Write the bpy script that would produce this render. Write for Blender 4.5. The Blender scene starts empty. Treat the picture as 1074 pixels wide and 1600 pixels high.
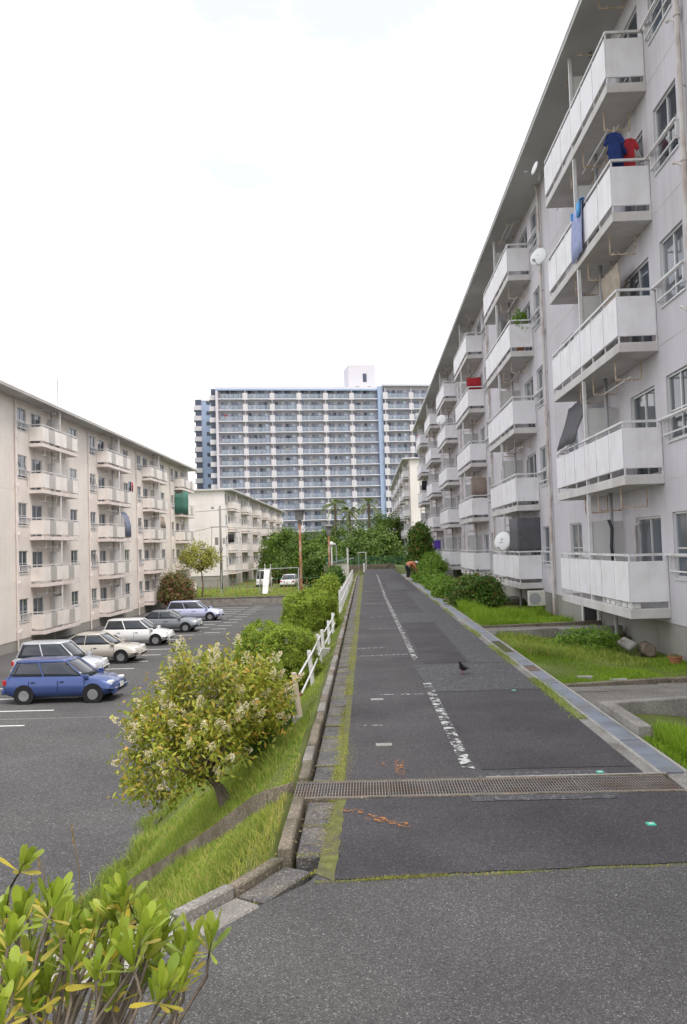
import bpy, bmesh, math, random
import numpy as np
from mathutils import Matrix, Vector
random.seed(7); rng = np.random.default_rng(7)
S = bpy.context.scene
COL = S.collection
PI = math.pi

# ------------------------------------------------------------------ camera, sky, sun, exposure
cam = bpy.data.cameras.new('camera'); camo = bpy.data.objects.new('camera', cam); COL.objects.link(camo)
Rm = [[0.999109868248914, 0.03198243319981485, 0.027506274452515633],
      [0.028867566176049107, -0.04291124701845137, -0.99866174879305],
      [-0.03075930413239478, 0.9985668474598688, -0.04379630536186827]]
M4 = Matrix(Rm).to_4x4(); M4.translation = (0, 0, 2.1)
camo.matrix_world = M4
cam.sensor_fit = 'VERTICAL'; cam.sensor_height = 36; cam.lens = 1280 / 1600 * 36
cam.clip_start = .05; cam.clip_end = 3000
S.camera = camo
S.render.resolution_x = 687; S.render.resolution_y = 1024

SUN_ELEV, SUN_AZ = math.radians(58), math.radians(138)      # azimuth from +Y towards +X
w = bpy.data.worlds.new('World'); S.world = w; w.use_nodes = True
nt = w.node_tree; nt.nodes.clear()
sky = nt.nodes.new('ShaderNodeTexSky'); sky.sky_type = 'NISHITA'; sky.sun_disc = False
sky.sun_elevation = SUN_ELEV; sky.sun_rotation = SUN_AZ; sky.dust_density = 3
tc = nt.nodes.new('ShaderNodeTexCoord')
mp = nt.nodes.new('ShaderNodeMapping'); mp.inputs['Scale'].default_value = (1, 1, 2.2)
nz = nt.nodes.new('ShaderNodeTexNoise'); nz.inputs['Scale'].default_value = 2.6; nz.inputs['Detail'].default_value = 6; nz.inputs['Roughness'].default_value = .55
rp = nt.nodes.new('ShaderNodeValToRGB'); rp.color_ramp.elements[0].position = .40; rp.color_ramp.elements[0].color = (.46, .46, .46, 1)
rp.color_ramp.elements[1].position = .6; rp.color_ramp.elements[1].color = (1, 1, 1, 1)
mx = nt.nodes.new('ShaderNodeMix'); mx.data_type = 'RGBA'; mx.inputs[7].default_value = (11.6, 11.65, 11.9, 1)
bg = nt.nodes.new('ShaderNodeBackground'); bg.inputs['Strength'].default_value = .1
wo = nt.nodes.new('ShaderNodeOutputWorld')
L_ = nt.links.new
L_(tc.outputs['Generated'], mp.inputs[0]); L_(mp.outputs[0], nz.inputs['Vector']); L_(nz.outputs[0], rp.inputs[0])
L_(rp.outputs[0], mx.inputs[0]); L_(sky.outputs[0], mx.inputs[6]); L_(mx.outputs[2], bg.inputs[0]); L_(bg.outputs[0], wo.inputs[0])

sl = bpy.data.lights.new('sun', 'SUN'); sl.energy = 1.5; sl.angle = math.radians(24); sl.color = (1, .93, .84)
so = bpy.data.objects.new('sun', sl); COL.objects.link(so)
sd = Vector((math.sin(SUN_AZ) * math.cos(SUN_ELEV), math.cos(SUN_AZ) * math.cos(SUN_ELEV), math.sin(SUN_ELEV)))
so.rotation_euler = sd.to_track_quat('Z', 'Y').to_euler()
vs = S.view_settings; vs.view_transform = 'Standard'; vs.look = 'None'; vs.exposure = 0.66; vs.gamma = 1; vs.use_curve_mapping = False

# ------------------------------------------------------------------ materials
MATS = {}
def mat(name, col, rough=.8, var=.12, vscale=2., fine=0., fscale=60., bump=0., bscale=40., metal=0., spec=.3,
        stain=None, stain_s=.6, stain_a=.5, island=None, objrand=None, transl=0., streak=0.):
    """procedural principled material: large noise variation, fine speckle, stain colour, per-leaf / per-object colour"""
    m = bpy.data.materials.new(name); m.use_nodes = True; MATS[name] = m
    t = m.node_tree; N = t.nodes; K = t.links.new
    b = N['Principled BSDF']; b.inputs['Roughness'].default_value = rough; b.inputs['Metallic'].default_value = metal
    b.inputs['Specular IOR Level'].default_value = spec
    geo = N.new('ShaderNodeNewGeometry')
    def noise(scale, detail=4, vec=None):
        n = N.new('ShaderNodeTexNoise'); n.inputs['Scale'].default_value = scale; n.inputs['Detail'].default_value = detail
        K(vec or geo.outputs['Position'], n.inputs['Vector']); return n.outputs[0]
    def mixc(fac, a, bcol, typ='MIX'):
        x = N.new('ShaderNodeMix'); x.data_type = 'RGBA'; x.blend_type = typ
        if isinstance(fac, float): x.inputs[0].default_value = fac
        else: K(fac, x.inputs[0])
        for i, v in ((6, a), (7, bcol)):
            if isinstance(v, tuple): x.inputs[i].default_value = (*v, 1)
            else: K(v, x.inputs[i])
        return x.outputs[2]
    def ramp(fac, stops):
        r = N.new('ShaderNodeValToRGB'); e = r.color_ramp.elements
        while len(e) > 1: e.remove(e[0])
        e[0].position = stops[0][0]; e[0].color = (*stops[0][1], 1)
        for p, c in stops[1:]:
            q = e.new(p); q.color = (*c, 1)
        K(fac, r.inputs[0]); return r.outputs[0]
    c = tuple(col)
    if island:
        c = ramp(geo.outputs['Random Per Island'], [(i / max(1, len(island) - 1), x) for i, x in enumerate(island)])
    elif objrand:
        oi = N.new('ShaderNodeObjectInfo')
        c = ramp(oi.outputs['Random'], [(i / max(1, len(objrand) - 1), x) for i, x in enumerate(objrand)])
    if var:
        g = ramp(noise(vscale), [(.3, (1 - var,) * 3), (.7, (1 + var,) * 3)])
        c = mixc(1., c, g, 'MULTIPLY')
    if stain:
        f = ramp(noise(stain_s, 6), [(.45, (0, 0, 0)), (.7, (stain_a,) * 3)]); c = mixc(f, c, stain)
    if streak:
        mpn = N.new('ShaderNodeMapping'); mpn.inputs['Scale'].default_value = (5, 5, .25); K(geo.outputs['Position'], mpn.inputs[0])
        f = ramp(noise(1., 5, mpn.outputs[0]), [(.5, (0, 0, 0)), (.75, (streak,) * 3)]); c = mixc(f, c, (.2, .17, .15))
    if fine:
        v = N.new('ShaderNodeTexVoronoi'); v.inputs['Scale'].default_value = fscale; K(geo.outputs['Position'], v.inputs['Vector'])
        sx = N.new('ShaderNodeSeparateColor'); K(v.outputs['Color'], sx.inputs[0])
        f = ramp(sx.outputs[0], [(0, (1 - fine,) * 3), (.8, (1 + fine * .4,) * 3), (.93, (1 + fine * 1.2,) * 3), (1, (1 + fine * 4,) * 3)])
        c = mixc(1., c, f, 'MULTIPLY')
    if isinstance(c, tuple): b.inputs['Base Color'].default_value = (*c, 1)
    else: K(c, b.inputs['Base Color'])
    if bump:
        bn = N.new('ShaderNodeBump'); bn.inputs['Strength'].default_value = bump; bn.inputs['Distance'].default_value = .01
        K(noise(bscale, 5), bn.inputs['Height']); K(bn.outputs[0], b.inputs['Normal'])
    if transl:
        tr = N.new('ShaderNodeBsdfTranslucent'); ms = N.new('ShaderNodeMixShader'); ms.inputs[0].default_value = transl
        if isinstance(c, tuple): tr.inputs[0].default_value = (*c, 1)
        else: K(c, tr.inputs[0])
        K(b.outputs[0], ms.inputs[1]); K(tr.outputs[0], ms.inputs[2]); K(ms.outputs[0], N['Material Output'].inputs[0])
    return m

def worn(name, col, lo=.45, hi=.55, scale=14.):
    """flaking road paint: noise-masked transparency"""
    m = mat(name, col, .7, .1, 6)
    t = m.node_tree; N = t.nodes; K = t.links.new
    geo = N.new('ShaderNodeNewGeometry'); n = N.new('ShaderNodeTexNoise'); n.inputs['Scale'].default_value = scale; n.inputs['Detail'].default_value = 10; n.inputs['Roughness'].default_value = .78
    K(geo.outputs['Position'], n.inputs['Vector'])
    r = N.new('ShaderNodeValToRGB'); r.color_ramp.elements[0].position = lo; r.color_ramp.elements[1].position = hi; K(n.outputs[0], r.inputs[0])
    tr = N.new('ShaderNodeBsdfTransparent'); ms = N.new('ShaderNodeMixShader')
    K(r.outputs[0], ms.inputs[0]); K(tr.outputs[0], ms.inputs[1]); K(N['Principled BSDF'].outputs[0], ms.inputs[2]); K(ms.outputs[0], N['Material Output'].inputs[0])
    return m

mat('asphalt_dark', (.082, .075, .079), .9, .24, .8, fine=.34, fscale=120, bump=.5, bscale=160, stain=(.11, .104, .1), stain_s=1.1, stain_a=.45)
mat('asphalt_patch', (.108, .106, .11), .9, .15, 1.2, fine=.4, fscale=60, bump=.5, bscale=150, stain=(.05, .05, .05), stain_s=1.2, stain_a=.4)
mat('asphalt_new', (.073, .067, .071), .9, .24, 1., fine=.34, fscale=120, bump=.4, bscale=160)
mat('asphalt_grey', (.118, .113, .11), .92, .16, .6, fine=.42, fscale=150, bump=.6, bscale=150, stain=(.06, .058, .056), stain_s=.7, stain_a=.4)
mat('asphalt_lot', (.088, .086, .087), .9, .13, .4, fine=.35, fscale=40, bump=.3, bscale=80, stain=(.14, .136, .13), stain_s=.3, stain_a=.35)
mat('concrete', (.3, .28, .255), .9, .16, 3, fine=.2, fscale=90, bump=.4, bscale=60, stain=(.14, .125, .1), stain_s=2.2, stain_a=.7)
mat('concrete_pale', (.42, .4, .37), .9, .14, 4, fine=.15, fscale=90, bump=.35, bscale=60, stain=(.2, .19, .16), stain_s=2., stain_a=.6)
mat('concrete_old', (.22, .185, .14), .92, .2, 3, fine=.3, fscale=90, bump=.6, bscale=50, stain=(.09, .085, .05), stain_s=2.5, stain_a=.8)
mat('gutter_slab', (.13, .125, .12), .9, .2, 4, fine=.35, fscale=90, bump=.5, bscale=70, stain=(.24, .21, .17), stain_s=3, stain_a=.6)
mat('foundation', (.34, .325, .3), .9, .14, 1.2, bump=.25, bscale=30, stain=(.2, .185, .15), stain_s=1.2, stain_a=.6, streak=0.18)
mat('soil', (.1, .085, .045), .95, .25, 3, bump=.8, bscale=30, stain=(.09, .12, .03), stain_s=.8, stain_a=.9)
mat('earth_grass', (.12, .15, .035), .95, .3, 1.2, bump=.8, bscale=30, stain=(.14, .13, .05), stain_s=.5, stain_a=.6)
mat('wall_right', (.6, .575, .615), .85, .05, .7, bump=.14, bscale=25, stain=(.5, .47, .47), stain_s=.5, stain_a=.6, streak=0.16)
mat('wall_cream', (.78, .71, .65), .85, .05, .7, bump=.1, bscale=25, stain=(.64, .55, .51), stain_s=.4, stain_a=.5, streak=0.11)
mat('wall_white', (.77, .72, .7), .85, .05, .4, stain=(.6, .55, .5), stain_s=.3, stain_a=.4, streak=0.09)
mat('slab', (.62, .59, .58), .85, .07, 1.5, bump=.15, bscale=30, stain=(.42, .38, .34), stain_s=1.4, stain_a=.5, streak=0.11)
mat('slab_cream', (.74, .66, .63), .85, .07, 1.5, bump=.1, bscale=30, stain=(.46, .39, .33), stain_s=1.2, stain_a=.5, streak=0.11)
mat('panel', (.83, .81, .84), .55, .04, 1.2, stain=(.6, .55, .5), stain_s=2.4, stain_a=.4, streak=0.1)
mat('panel_cream', (.81, .75, .71), .55, .04, 1.2, stain=(.6, .54, .48), stain_s=1.6, stain_a=.4, streak=0.08)
mat('panel_grey', (.46, .43, .41), .45, .06, 1.)
mat('partition', (.6, .59, .58), .6, .05, 1., stain=(.5, .48, .45), stain_s=2, stain_a=.4)
mat('rail_paint', (.7, .69, .7), .45, .06, 3, stain=(.4, .3, .22), stain_s=3.5, stain_a=.35)
mat('frame_dark', (.17, .16, .16), .6, .1, 2)
mat('bracket_rust', (.55, .46, .36), .7, .2, 9, stain=(.3, .15, .06), stain_s=7, stain_a=.8)
mat('pipe', (.6, .56, .54), .5, .1, 1.5, stain=(.36, .25, .19), stain_s=2.2, stain_a=.8)
mat('pipe_grey', (.36, .36, .37), .5, .1, 2, stain=(.25, .23, .22), stain_s=2, stain_a=.5)
mat('alum', (.66, .66, .66), .35, .05, 4, metal=.3)
mat('glass', (.05, .06, .08), .06, 0, objrand=[(.035, .04, .05), (.09, .11, .15), (.05, .06, .07), (.16, .17, .19), (.03, .04, .06)], spec=.6)
mat('curtain', (.5, .48, .46), .9, .1, 5, objrand=[(.55, .54, .52), (.4, .42, .47), (.5, .46, .4)])
mat('roof', (.5, .49, .48), .8, .08, .5, stain=(.38, .36, .34), stain_s=.6, stain_a=.5)
mat('steel_plate', (.27, .3, .36), .45, .15, 3, metal=.35, bump=.2, bscale=120, stain=(.2, .17, .14), stain_s=2.5, stain_a=.7)
mat('steel_rust', (.19, .14, .11), .65, .25, 8, metal=.4, stain=(.15, .06, .025), stain_s=5, stain_a=.8)
mat('iron_grate', (.27, .25, .23), .6, .25, 6, metal=.4, stain=(.2, .1, .055), stain_s=3, stain_a=.55)
mat('moss', (.17, .18, .055), .95, .35, 14, bump=.9, bscale=120, stain=(.13, .115, .095), stain_s=4.5, stain_a=.95)
mat('wall_brown', (.25, .205, .155), .92, .25, 4, fine=.25, fscale=90, bump=.7, bscale=40, stain=(.1, .08, .05), stain_s=3, stain_a=.8)
mat('entrance_shade', (.01, .01, .01), 1, 0)  # near-black colour painted as the shade inside the entrance opening
worn('paint_line', (.6, .6, .58), .5, .55, 6.5)
worn('paint_thin', (.62, .62, .6), .47, .56, 16)
worn('paint_orange', (.5, .2, .05), .5, .6, 22)
mat('paint_lot', (.7, .7, .68), .8, .1, 5)
mat('marker_green', (.1, .6, .42), .5, .1, 30)
mat('white_paint', (.76, .75, .74), .5, .06, 3, stain=(.5, .42, .34), stain_s=4, stain_a=.4)
mat('post_tan', (.62, .5, .38), .7, .12, 4, stain=(.75, .7, .64), stain_s=4, stain_a=.6)
mat('rust_pole', (.27, .12, .06), .75, .25, 4, stain=(.5, .42, .36), stain_s=2.2, stain_a=.8)
mat('lamp_grey', (.26, .25, .25), .6, .1, 2)
mat('pole_concrete', (.24, .23, .22), .85, .08, 2)
mat('black', (.015, .015, .017), .5, 0)
mat('rubber', (.02, .02, .021), .8, .1, 8)
mat('bark', (.14, .1, .075), .9, .25, 9, bump=.8, bscale=35, stain=(.24, .2, .16), stain_s=5, stain_a=.6)
mat('bark_pale', (.22, .18, .14), .9, .2, 12, bump=.6, bscale=60, stain=(.15, .12, .09), stain_s=8, stain_a=.6)
G = lambda *a: list(a)
mat('grass', (0, 0, 0), .6, .3, .5, island=G((0.168, 0.266, 0.038), (0.252, 0.376, 0.053), (0.336, 0.454, 0.075), (0.202, 0.313, 0.045), (0.437, 0.470, 0.105), (0.571, 0.470, 0.165)), transl=.35, spec=.2)
mat('grass_lush', (0, 0, 0), .6, .25, .5, island=G((0.168, 0.300, 0.021), (0.252, 0.410, 0.028), (0.319, 0.464, 0.042), (0.202, 0.341, 0.028), (0.403, 0.464, 0.070)), transl=.35, spec=.2)
mat('grass_dry', (0, 0, 0), .6, .3, .8, island=G((0.284, 0.358, 0.065), (0.394, 0.441, 0.085), (0.504, 0.468, 0.128), (0.315, 0.386, 0.057), (0.662, 0.496, 0.214)), transl=.3, spec=.2)
mat('leaf_privet', (0, 0, 0), .45, .25, 1.2, island=G((0.154, 0.205, 0.023), (0.271, 0.315, 0.034), (0.387, 0.425, 0.051), (0.523, 0.520, 0.079), (0.252, 0.300, 0.034), (0.658, 0.410, 0.090)), transl=.3, spec=.35)
mat('flower_cream', (0, 0, 0), .7, .08, 3, island=G((.85, .8, .58), (.9, .86, .7), (.78, .68, .42), (.86, .8, .55), (.66, .52, .3)), transl=.3)
mat('leaf_shrub', (0, 0, 0), .5, .35, 2.5, island=G((0.131, 0.228, 0.028), (0.217, 0.328, 0.037), (0.326, 0.437, 0.053), (0.456, 0.529, 0.078), (0.197, 0.292, 0.031)), transl=.3, spec=.3)
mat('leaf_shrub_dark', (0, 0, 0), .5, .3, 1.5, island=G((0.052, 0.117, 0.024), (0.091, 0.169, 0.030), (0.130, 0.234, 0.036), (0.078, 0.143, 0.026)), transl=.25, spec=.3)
mat('leaf_pitto', (0, 0, 0), .32, .12, 6, island=G((0.276, 0.370, 0.033), (0.369, 0.468, 0.050), (0.215, 0.309, 0.031), (0.461, 0.517, 0.077), (0.307, 0.407, 0.044)), transl=.3, spec=.5)
mat('leaf_yellow', (0, 0, 0), .4, .15, 20, island=G((0.570, 0.446, 0.054), (0.475, 0.418, 0.063), (0.627, 0.475, 0.090)), transl=.3, spec=.4)
mat('leaf_tree', (0, 0, 0), .55, .35, .25, island=G((0.048, 0.100, 0.023), (0.080, 0.147, 0.027), (0.120, 0.193, 0.038), (0.173, 0.234, 0.050), (0.066, 0.117, 0.025)), transl=.25, spec=.25)
mat('leaf_tree_bright', (0, 0, 0), .55, .3, .3, island=G((0.098, 0.177, 0.025), (0.137, 0.221, 0.030), (0.176, 0.257, 0.044), (0.078, 0.141, 0.020)), transl=.3, spec=.25)
mat('leaf_palm', (0, 0, 0), .5, .2, 1, island=G((0.135, 0.195, 0.056), (0.195, 0.255, 0.084), (0.255, 0.285, 0.112)), transl=.2)
mat('leaf_olive', (0, 0, 0), .55, .3, 1., island=G((0.238, 0.266, 0.052), (0.364, 0.378, 0.078), (0.560, 0.518, 0.130), (0.168, 0.210, 0.039)), transl=.25)
mat('leaf_pinkbush', (0, 0, 0), .55, .3, 1., island=G((0.076, 0.161, 0.030), (0.114, 0.207, 0.040), (0.332, 0.103, 0.090), (0.152, 0.196, 0.050), (0.427, 0.149, 0.150)), transl=.25)
mat('leaf_garden', (0, 0, 0), .5, .3, 1., island=G((0.097, 0.215, 0.023), (0.161, 0.300, 0.033), (0.241, 0.386, 0.046), (0.129, 0.243, 0.026), (0.322, 0.415, 0.078)), transl=.3)
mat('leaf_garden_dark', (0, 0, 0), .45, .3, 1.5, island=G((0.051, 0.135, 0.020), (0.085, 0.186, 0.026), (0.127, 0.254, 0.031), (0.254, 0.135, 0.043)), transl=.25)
mat('litter', (0, 0, 0), .8, .2, 6, island=G((.25, .18, .1), (.18, .12, .06), (.36, .3, .16)))
mat('tower_wall', (.56, .53, .58), .8, .04, .1, stain=(.44, .42, .45), stain_s=.1, stain_a=.3)
mat('tower_slab', (.64, .64, .72), .7, .03, .2)
mat('tower_pier', (.58, .56, .6), .7, .03, .2)
mat('tower_blue', (.3, .38, .55), .7, .05, .1)
mat('tower_blue_pale', (.34, .42, .58), .7, .05, .1)
mat('tower_glass', (0, 0, 0), .12, 0, island=[(.34, .4, .48), (.26, .3, .38), (.44, .5, .57), (.32, .36, .46), (.38, .45, .53)], spec=.6)
tgn = MATS['tower_glass'].node_tree; trn = tgn.nodes.new('ShaderNodeBsdfTransparent'); msn = tgn.nodes.new('ShaderNodeMixShader'); msn.inputs[0].default_value = .4
tgn.links.new(trn.outputs[0], msn.inputs[1]); tgn.links.new(tgn.nodes['Principled BSDF'].outputs[0], msn.inputs[2]); tgn.links.new(msn.outputs[0], tgn.nodes['Material Output'].inputs[0])
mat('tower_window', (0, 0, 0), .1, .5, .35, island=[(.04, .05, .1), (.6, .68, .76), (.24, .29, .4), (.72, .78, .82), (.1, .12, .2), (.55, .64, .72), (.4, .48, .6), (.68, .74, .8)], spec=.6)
mat('tower_dark', (.07, .08, .12), .3, .1, .5)
mat('skin', (.55, .33, .23), .6, .05, 8)
mat('cloth_orange', (.75, .27, .16), .85, .1, 12)
mat('cloth_dark', (.03, .028, .035), .9, .1, 12)
mat('cloth_white', (.75, .74, .72), .85, .05, 12)
mat('cloth_blue', (.02, .04, .16), .85, .15, 8)
mat('cloth_sky', (.12, .38, .75), .85, .1, 6)
mat('cloth_paleblue', (.34, .38, .6), .85, .12, 6)
mat('cloth_red', (.4, .03, .04), .85, .12, 8)
mat('cloth_wine', (.14, .02, .05), .85, .12, 8)
mat('cloth_brown', (.38, .32, .26), .9, .15, 8)
mat('cloth_grey', (.11, .105, .115), .9, .12, 6)
mat('cloth_greyblue', (.2, .22, .3), .9, .12, 5)
mat('cloth_taupe', (.32, .25, .21), .9, .12, 5)
mat('net_green', (.12, .3, .24), .8, .15, 4, transl=.4)
mat('fence_green', (.06, .2, .13), .6, .15, 4)
mat('purple', (.14, .07, .42), .7, .1, 5)
mat('terracotta', (.4, .16, .09), .85, .15, 8)
mat('dish', (.78, .78, .78), .4, .03, 4)
mat('feather', (.022, .021, .026), .5, .2, 60)
mat('feather_grey', (.05, .05, .06), .5, .2, 60)
mat('bird_leg', (.35, .1, .08), .7, 0)
mat('shed', (.6, .57, .52), .8, .08, 1)
mat('tile_roof', (.2, .2, .22), .7, .1, 2)
mat('blue_tarp', (.15, .45, .65), .6, .1, 2)
def carpaint(name, c):
    m = mat(name, c, .35, .0, 1, metal=.35, spec=.5); m.node_tree.nodes['Principled BSDF'].inputs['Coat Weight'].default_value = .6; return m
for n, c in (('car_blue', (.045, .08, .24)), ('car_white', (.75, .75, .75)), ('car_silver', (.5, .52, .56)), ('car_lilac', (.5, .53, .72)), ('car_beige', (.5, .46, .4)), ('car_grey', (.2, .22, .24))): carpaint(n, c)
mat('car_glass', (.03, .035, .045), .05, 0, spec=.7)
mat('headlight', (.75, .77, .8), .15, 0, spec=.6)
mat('taillight', (.45, .02, .02), .2, 0, spec=.6)
mat('plate', (.75, .74, .7), .5, 0)
mat('chrome', (.6, .6, .62), .2, 0, metal=.9)

# ------------------------------------------------------------------ mesh helpers
class MB:
    def __init__(s): s.v = []; s.f = []
    def box(s, x0, x1, y0, y1, z0, z1):
        if x0 > x1: x0, x1 = x1, x0
        n = len(s.v)
        s.v += [(x0, y0, z0), (x1, y0, z0), (x1, y1, z0), (x0, y1, z0), (x0, y0, z1), (x1, y0, z1), (x1, y1, z1), (x0, y1, z1)]
        s.f += [tuple(n + i for i in q) for q in ((0, 3, 2, 1), (4, 5, 6, 7), (0, 1, 5, 4), (1, 2, 6, 5), (2, 3, 7, 6), (3, 0, 4, 7))]
        return s
    def quad(s, *p): n = len(s.v); s.v += [tuple(q) for q in p]; s.f.append(tuple(range(n, n + len(p)))); return s
    def tube(s, pts, r, seg=6, cap=True):
        pts = [Vector(p) for p in pts]; rs = r if isinstance(r, (list, tuple)) else [r] * len(pts)
        base = len(s.v)
        for i, p in enumerate(pts):
            d = (pts[min(i + 1, len(pts) - 1)] - pts[max(i - 1, 0)]).normalized()
            a = d.cross(Vector((0, 0, 1)) if abs(d.z) < .9 else Vector((1, 0, 0))).normalized(); b = d.cross(a)
            for k in range(seg):
                t = 2 * PI * k / seg
                s.v.append(tuple(p + (a * math.cos(t) + b * math.sin(t)) * rs[i]))
        for i in range(len(pts) - 1):
            for k in range(seg):
                q = base + i * seg; s.f.append((q + k, q + (k + 1) % seg, q + seg + (k + 1) % seg, q + seg + k))
        if cap:
            s.f.append(tuple(base + k for k in range(seg))[::-1]); e = base + (len(pts) - 1) * seg; s.f.append(tuple(e + k for k in range(seg)))
        return s
    def loft(s, rings, cap=True):
        base = len(s.v); n = len(rings[0])
        for r in rings: s.v += [tuple(p) for p in r]
        for i in range(len(rings) - 1):
            for k in range(n):
                q = base + i * n; s.f.append((q + k, q + (k + 1) % n, q + n + (k + 1) % n, q + n + k))
        if cap:
            s.f.append(tuple(base + k for k in range(n))[::-1]); e = base + (len(rings) - 1) * n; s.f.append(tuple(e + k for k in range(n)))
        return s
    def prism(s, poly, z0, z1):
        n = len(poly); b = len(s.v)
        s.v += [(x, y, z0) for x, y in poly] + [(x, y, z1) for x, y in poly]
        s.f.append(tuple(range(b + n - 1, b - 1, -1))); s.f.append(tuple(range(b + n, b + 2 * n)))
        for i in range(n): j = (i + 1) % n; s.f.append((b + i, b + j, b + n + j, b + n + i))
        return s
    def mesh(s, name, m, smooth=False, bevel=0):
        me = bpy.data.meshes.new(name); me.from_pydata(s.v, [], s.f); me.materials.append(MATS[m])
        bm = bmesh.new(); bm.from_mesh(me)
        if bevel: bmesh.ops.bevel(bm, geom=bm.edges[:], offset=bevel, segments=1, affect='EDGES')
        bmesh.ops.recalc_face_normals(bm, faces=bm.faces); bm.to_mesh(me); bm.free()
        if smooth: me.shade_smooth()
        return me
    def build(s, name, m, parent=None, loc=(0, 0, 0), smooth=False, bevel=0):
        return obj(name, s.mesh(name, m, smooth, bevel), parent, loc)
def obj(name, data, parent=None, loc=(0, 0, 0), rz=0):
    o = bpy.data.objects.new(name, data); COL.objects.link(o); o.parent = parent; o.location = loc
    if rz: o.rotation_euler = (0, 0, rz)
    return o
def tag(o, label=None, cat=None, group=None, kind=None):
    if label: o['label'] = label
    if cat: o['category'] = cat
    if group: o['group'] = group
    if kind: o['kind'] = kind
    return o
def empty(name, loc=(0, 0, 0), rz=0): o = obj(name, None, None, loc, rz); o.empty_display_size = .2; return o
def thing(name, label, cat, loc=(0, 0, 0), rz=0, group=None): return tag(empty(name, loc, rz), label, cat, group)
def npmesh(name, V, F, m, parent=None, loc=(0, 0, 0), smooth=False):
    """V (n,3); F (k,3|4) numpy arrays -> mesh object, fast"""
    me = bpy.data.meshes.new(name); V = np.asarray(V, np.float32); F = np.asarray(F, np.int32); k = F.shape[1]
    me.vertices.add(len(V)); me.vertices.foreach_set('co', V.ravel())
    me.loops.add(F.size); me.loops.foreach_set('vertex_index', F.ravel())
    me.polygons.add(len(F)); me.polygons.foreach_set('loop_start', np.arange(0, F.size, k, dtype=np.int32)); me.polygons.foreach_set('loop_total', np.full(len(F), k, np.int32))
    me.materials.append(MATS[m]); me.update(calc_edges=True)
    if smooth: me.shade_smooth()
    return obj(name, me, parent, loc)

# ------------------------------------------------------------------ terrain
EDGE = np.array([(-.74, 400.), (-.74, 7.), (-.72, 5.55), (-1.2, 4.78), (-2.0, 4.1), (-6., 1.5), (-60., -32.)])
LOTZ = -3.0
def edge_dist(x, y):
    """signed distance to the road edge line, positive down the bank (left of it)"""
    x = np.asarray(x, float); y = np.asarray(y, float)
    d = np.full(x.shape, 1e9)
    for a, b in zip(EDGE[:-1], EDGE[1:]):
        ab = b - a; t = np.clip(((x - a[0]) * ab[0] + (y - a[1]) * ab[1]) / (ab @ ab), 0, 1)
        d = np.minimum(d, np.hypot(x - a[0] - t * ab[0], y - a[1] - t * ab[1]))
    ex = np.interp(y, EDGE[::-1, 1], EDGE[::-1, 0])
    return np.where(x < ex, d, -d)
def height(x, y):
    x = np.asarray(x, float); y = np.asarray(y, float)
    d = edge_dist(x, y)
    bank = -.03 - np.clip((d - .04) / 3.3, 0, 1) * 3.03
    bank = np.where(d > 3.6, np.where(y > 77.4, np.clip(-2.35, -3, 0), LOTZ - .06), bank)
    far = np.clip((y - 62) / 20, 0, 1)
    garden = -.02 - np.clip((x - 2.9) / 2.2, 0, 1) * .27 + .02 * np.sin(x * 3.1) * np.sin(y * 2.3)
    z = np.where(d > 0, bank, np.where(x > 2.82, garden, -.42))
    z = np.where((d < 0) & (x <= 2.82) & (y > 77), -.08, z)
    z = np.where((y < 5.0) & (d < 0), -.42, z)
    return z
xs = np.unique(np.concatenate([np.array([-700, -400, -200, -120, -80, -60, -40, -30, -24, -20, -16, -12, -9, -7.5, -6.5, -6]), np.arange(-5.6, -.5, .18), [-.6, -.3, 2.8, 2.84], np.arange(2.9, 7, .35), [8, 12, 20, 40, 80, 150, 300, 700]]))
ys = np.unique(np.concatenate([[-700, -200, -60, -30, -15], np.arange(-10, 0, 1.5), np.arange(0, 30, .3), np.arange(30, 76, 1.5), [76.5, 77.35, 77.45, 78.5, 80, 85, 90, 100, 120, 150, 200, 300, 500, 900, 2500]]))
XX, YY = np.meshgrid(xs, ys); ZZ = height(XX, YY)
nx, ny = len(xs), len(ys); idx = np.arange(nx * ny).reshape(ny, nx)
F = np.stack([idx[:-1, :-1], idx[:-1, 1:], idx[1:, 1:], idx[1:, :-1]], -1).reshape(-1, 4)
tag(npmesh('ground', np.stack([XX, YY, ZZ], -1).reshape(-1, 3), F, 'earth_grass', smooth=True), kind='structure')

# ------------------------------------------------------------------ road, lot, kerbs
def ragged(poly, step=.12, amp=.012):
    out = []
    for (a, b), (c, d) in zip(poly, poly[1:] + poly[:1]):
        n_ = max(1, int(min(math.hypot(c - a, d - b) / step, 40)))
        for i_ in range(n_): t_ = i_ / n_; out.append((a + (c - a) * t_ + random.uniform(-amp, amp), b + (d - b) * t_ + random.uniform(-amp, amp)))
    return out
def sheet(name, poly, z, m, parent=None, kind='structure'):
    if name in ('asphalt_patch', 'road_apron'): poly = ragged(poly)
    o = MB().quad(*[(x, y, z) for x, y in poly]).build(name, m, parent)
    if not parent: tag(o, kind=kind)
    return o
road = sheet('road', [(-.27, 7.45), (2.42, 7.45), (2.42, 78), (-.35, 78)], 0, 'asphalt_dark')
band = sheet('road_apron', [(-.27, 5.30), (2.0, 5.47), (6, 5.75), (6, 6.97), (-.25, 6.97)], 0, 'asphalt_new')
fore = sheet('forecourt', [(-.45, 5.26), (-.3, 5.6), (2.0, 5.7), (6, 6.0), (30, 7), (30, -12), (-20, -12), (-6, .5), (-1.75, 3.85), (-1.3, 4.2), (-.84, 4.78)], -.006, 'asphalt_grey')
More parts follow.
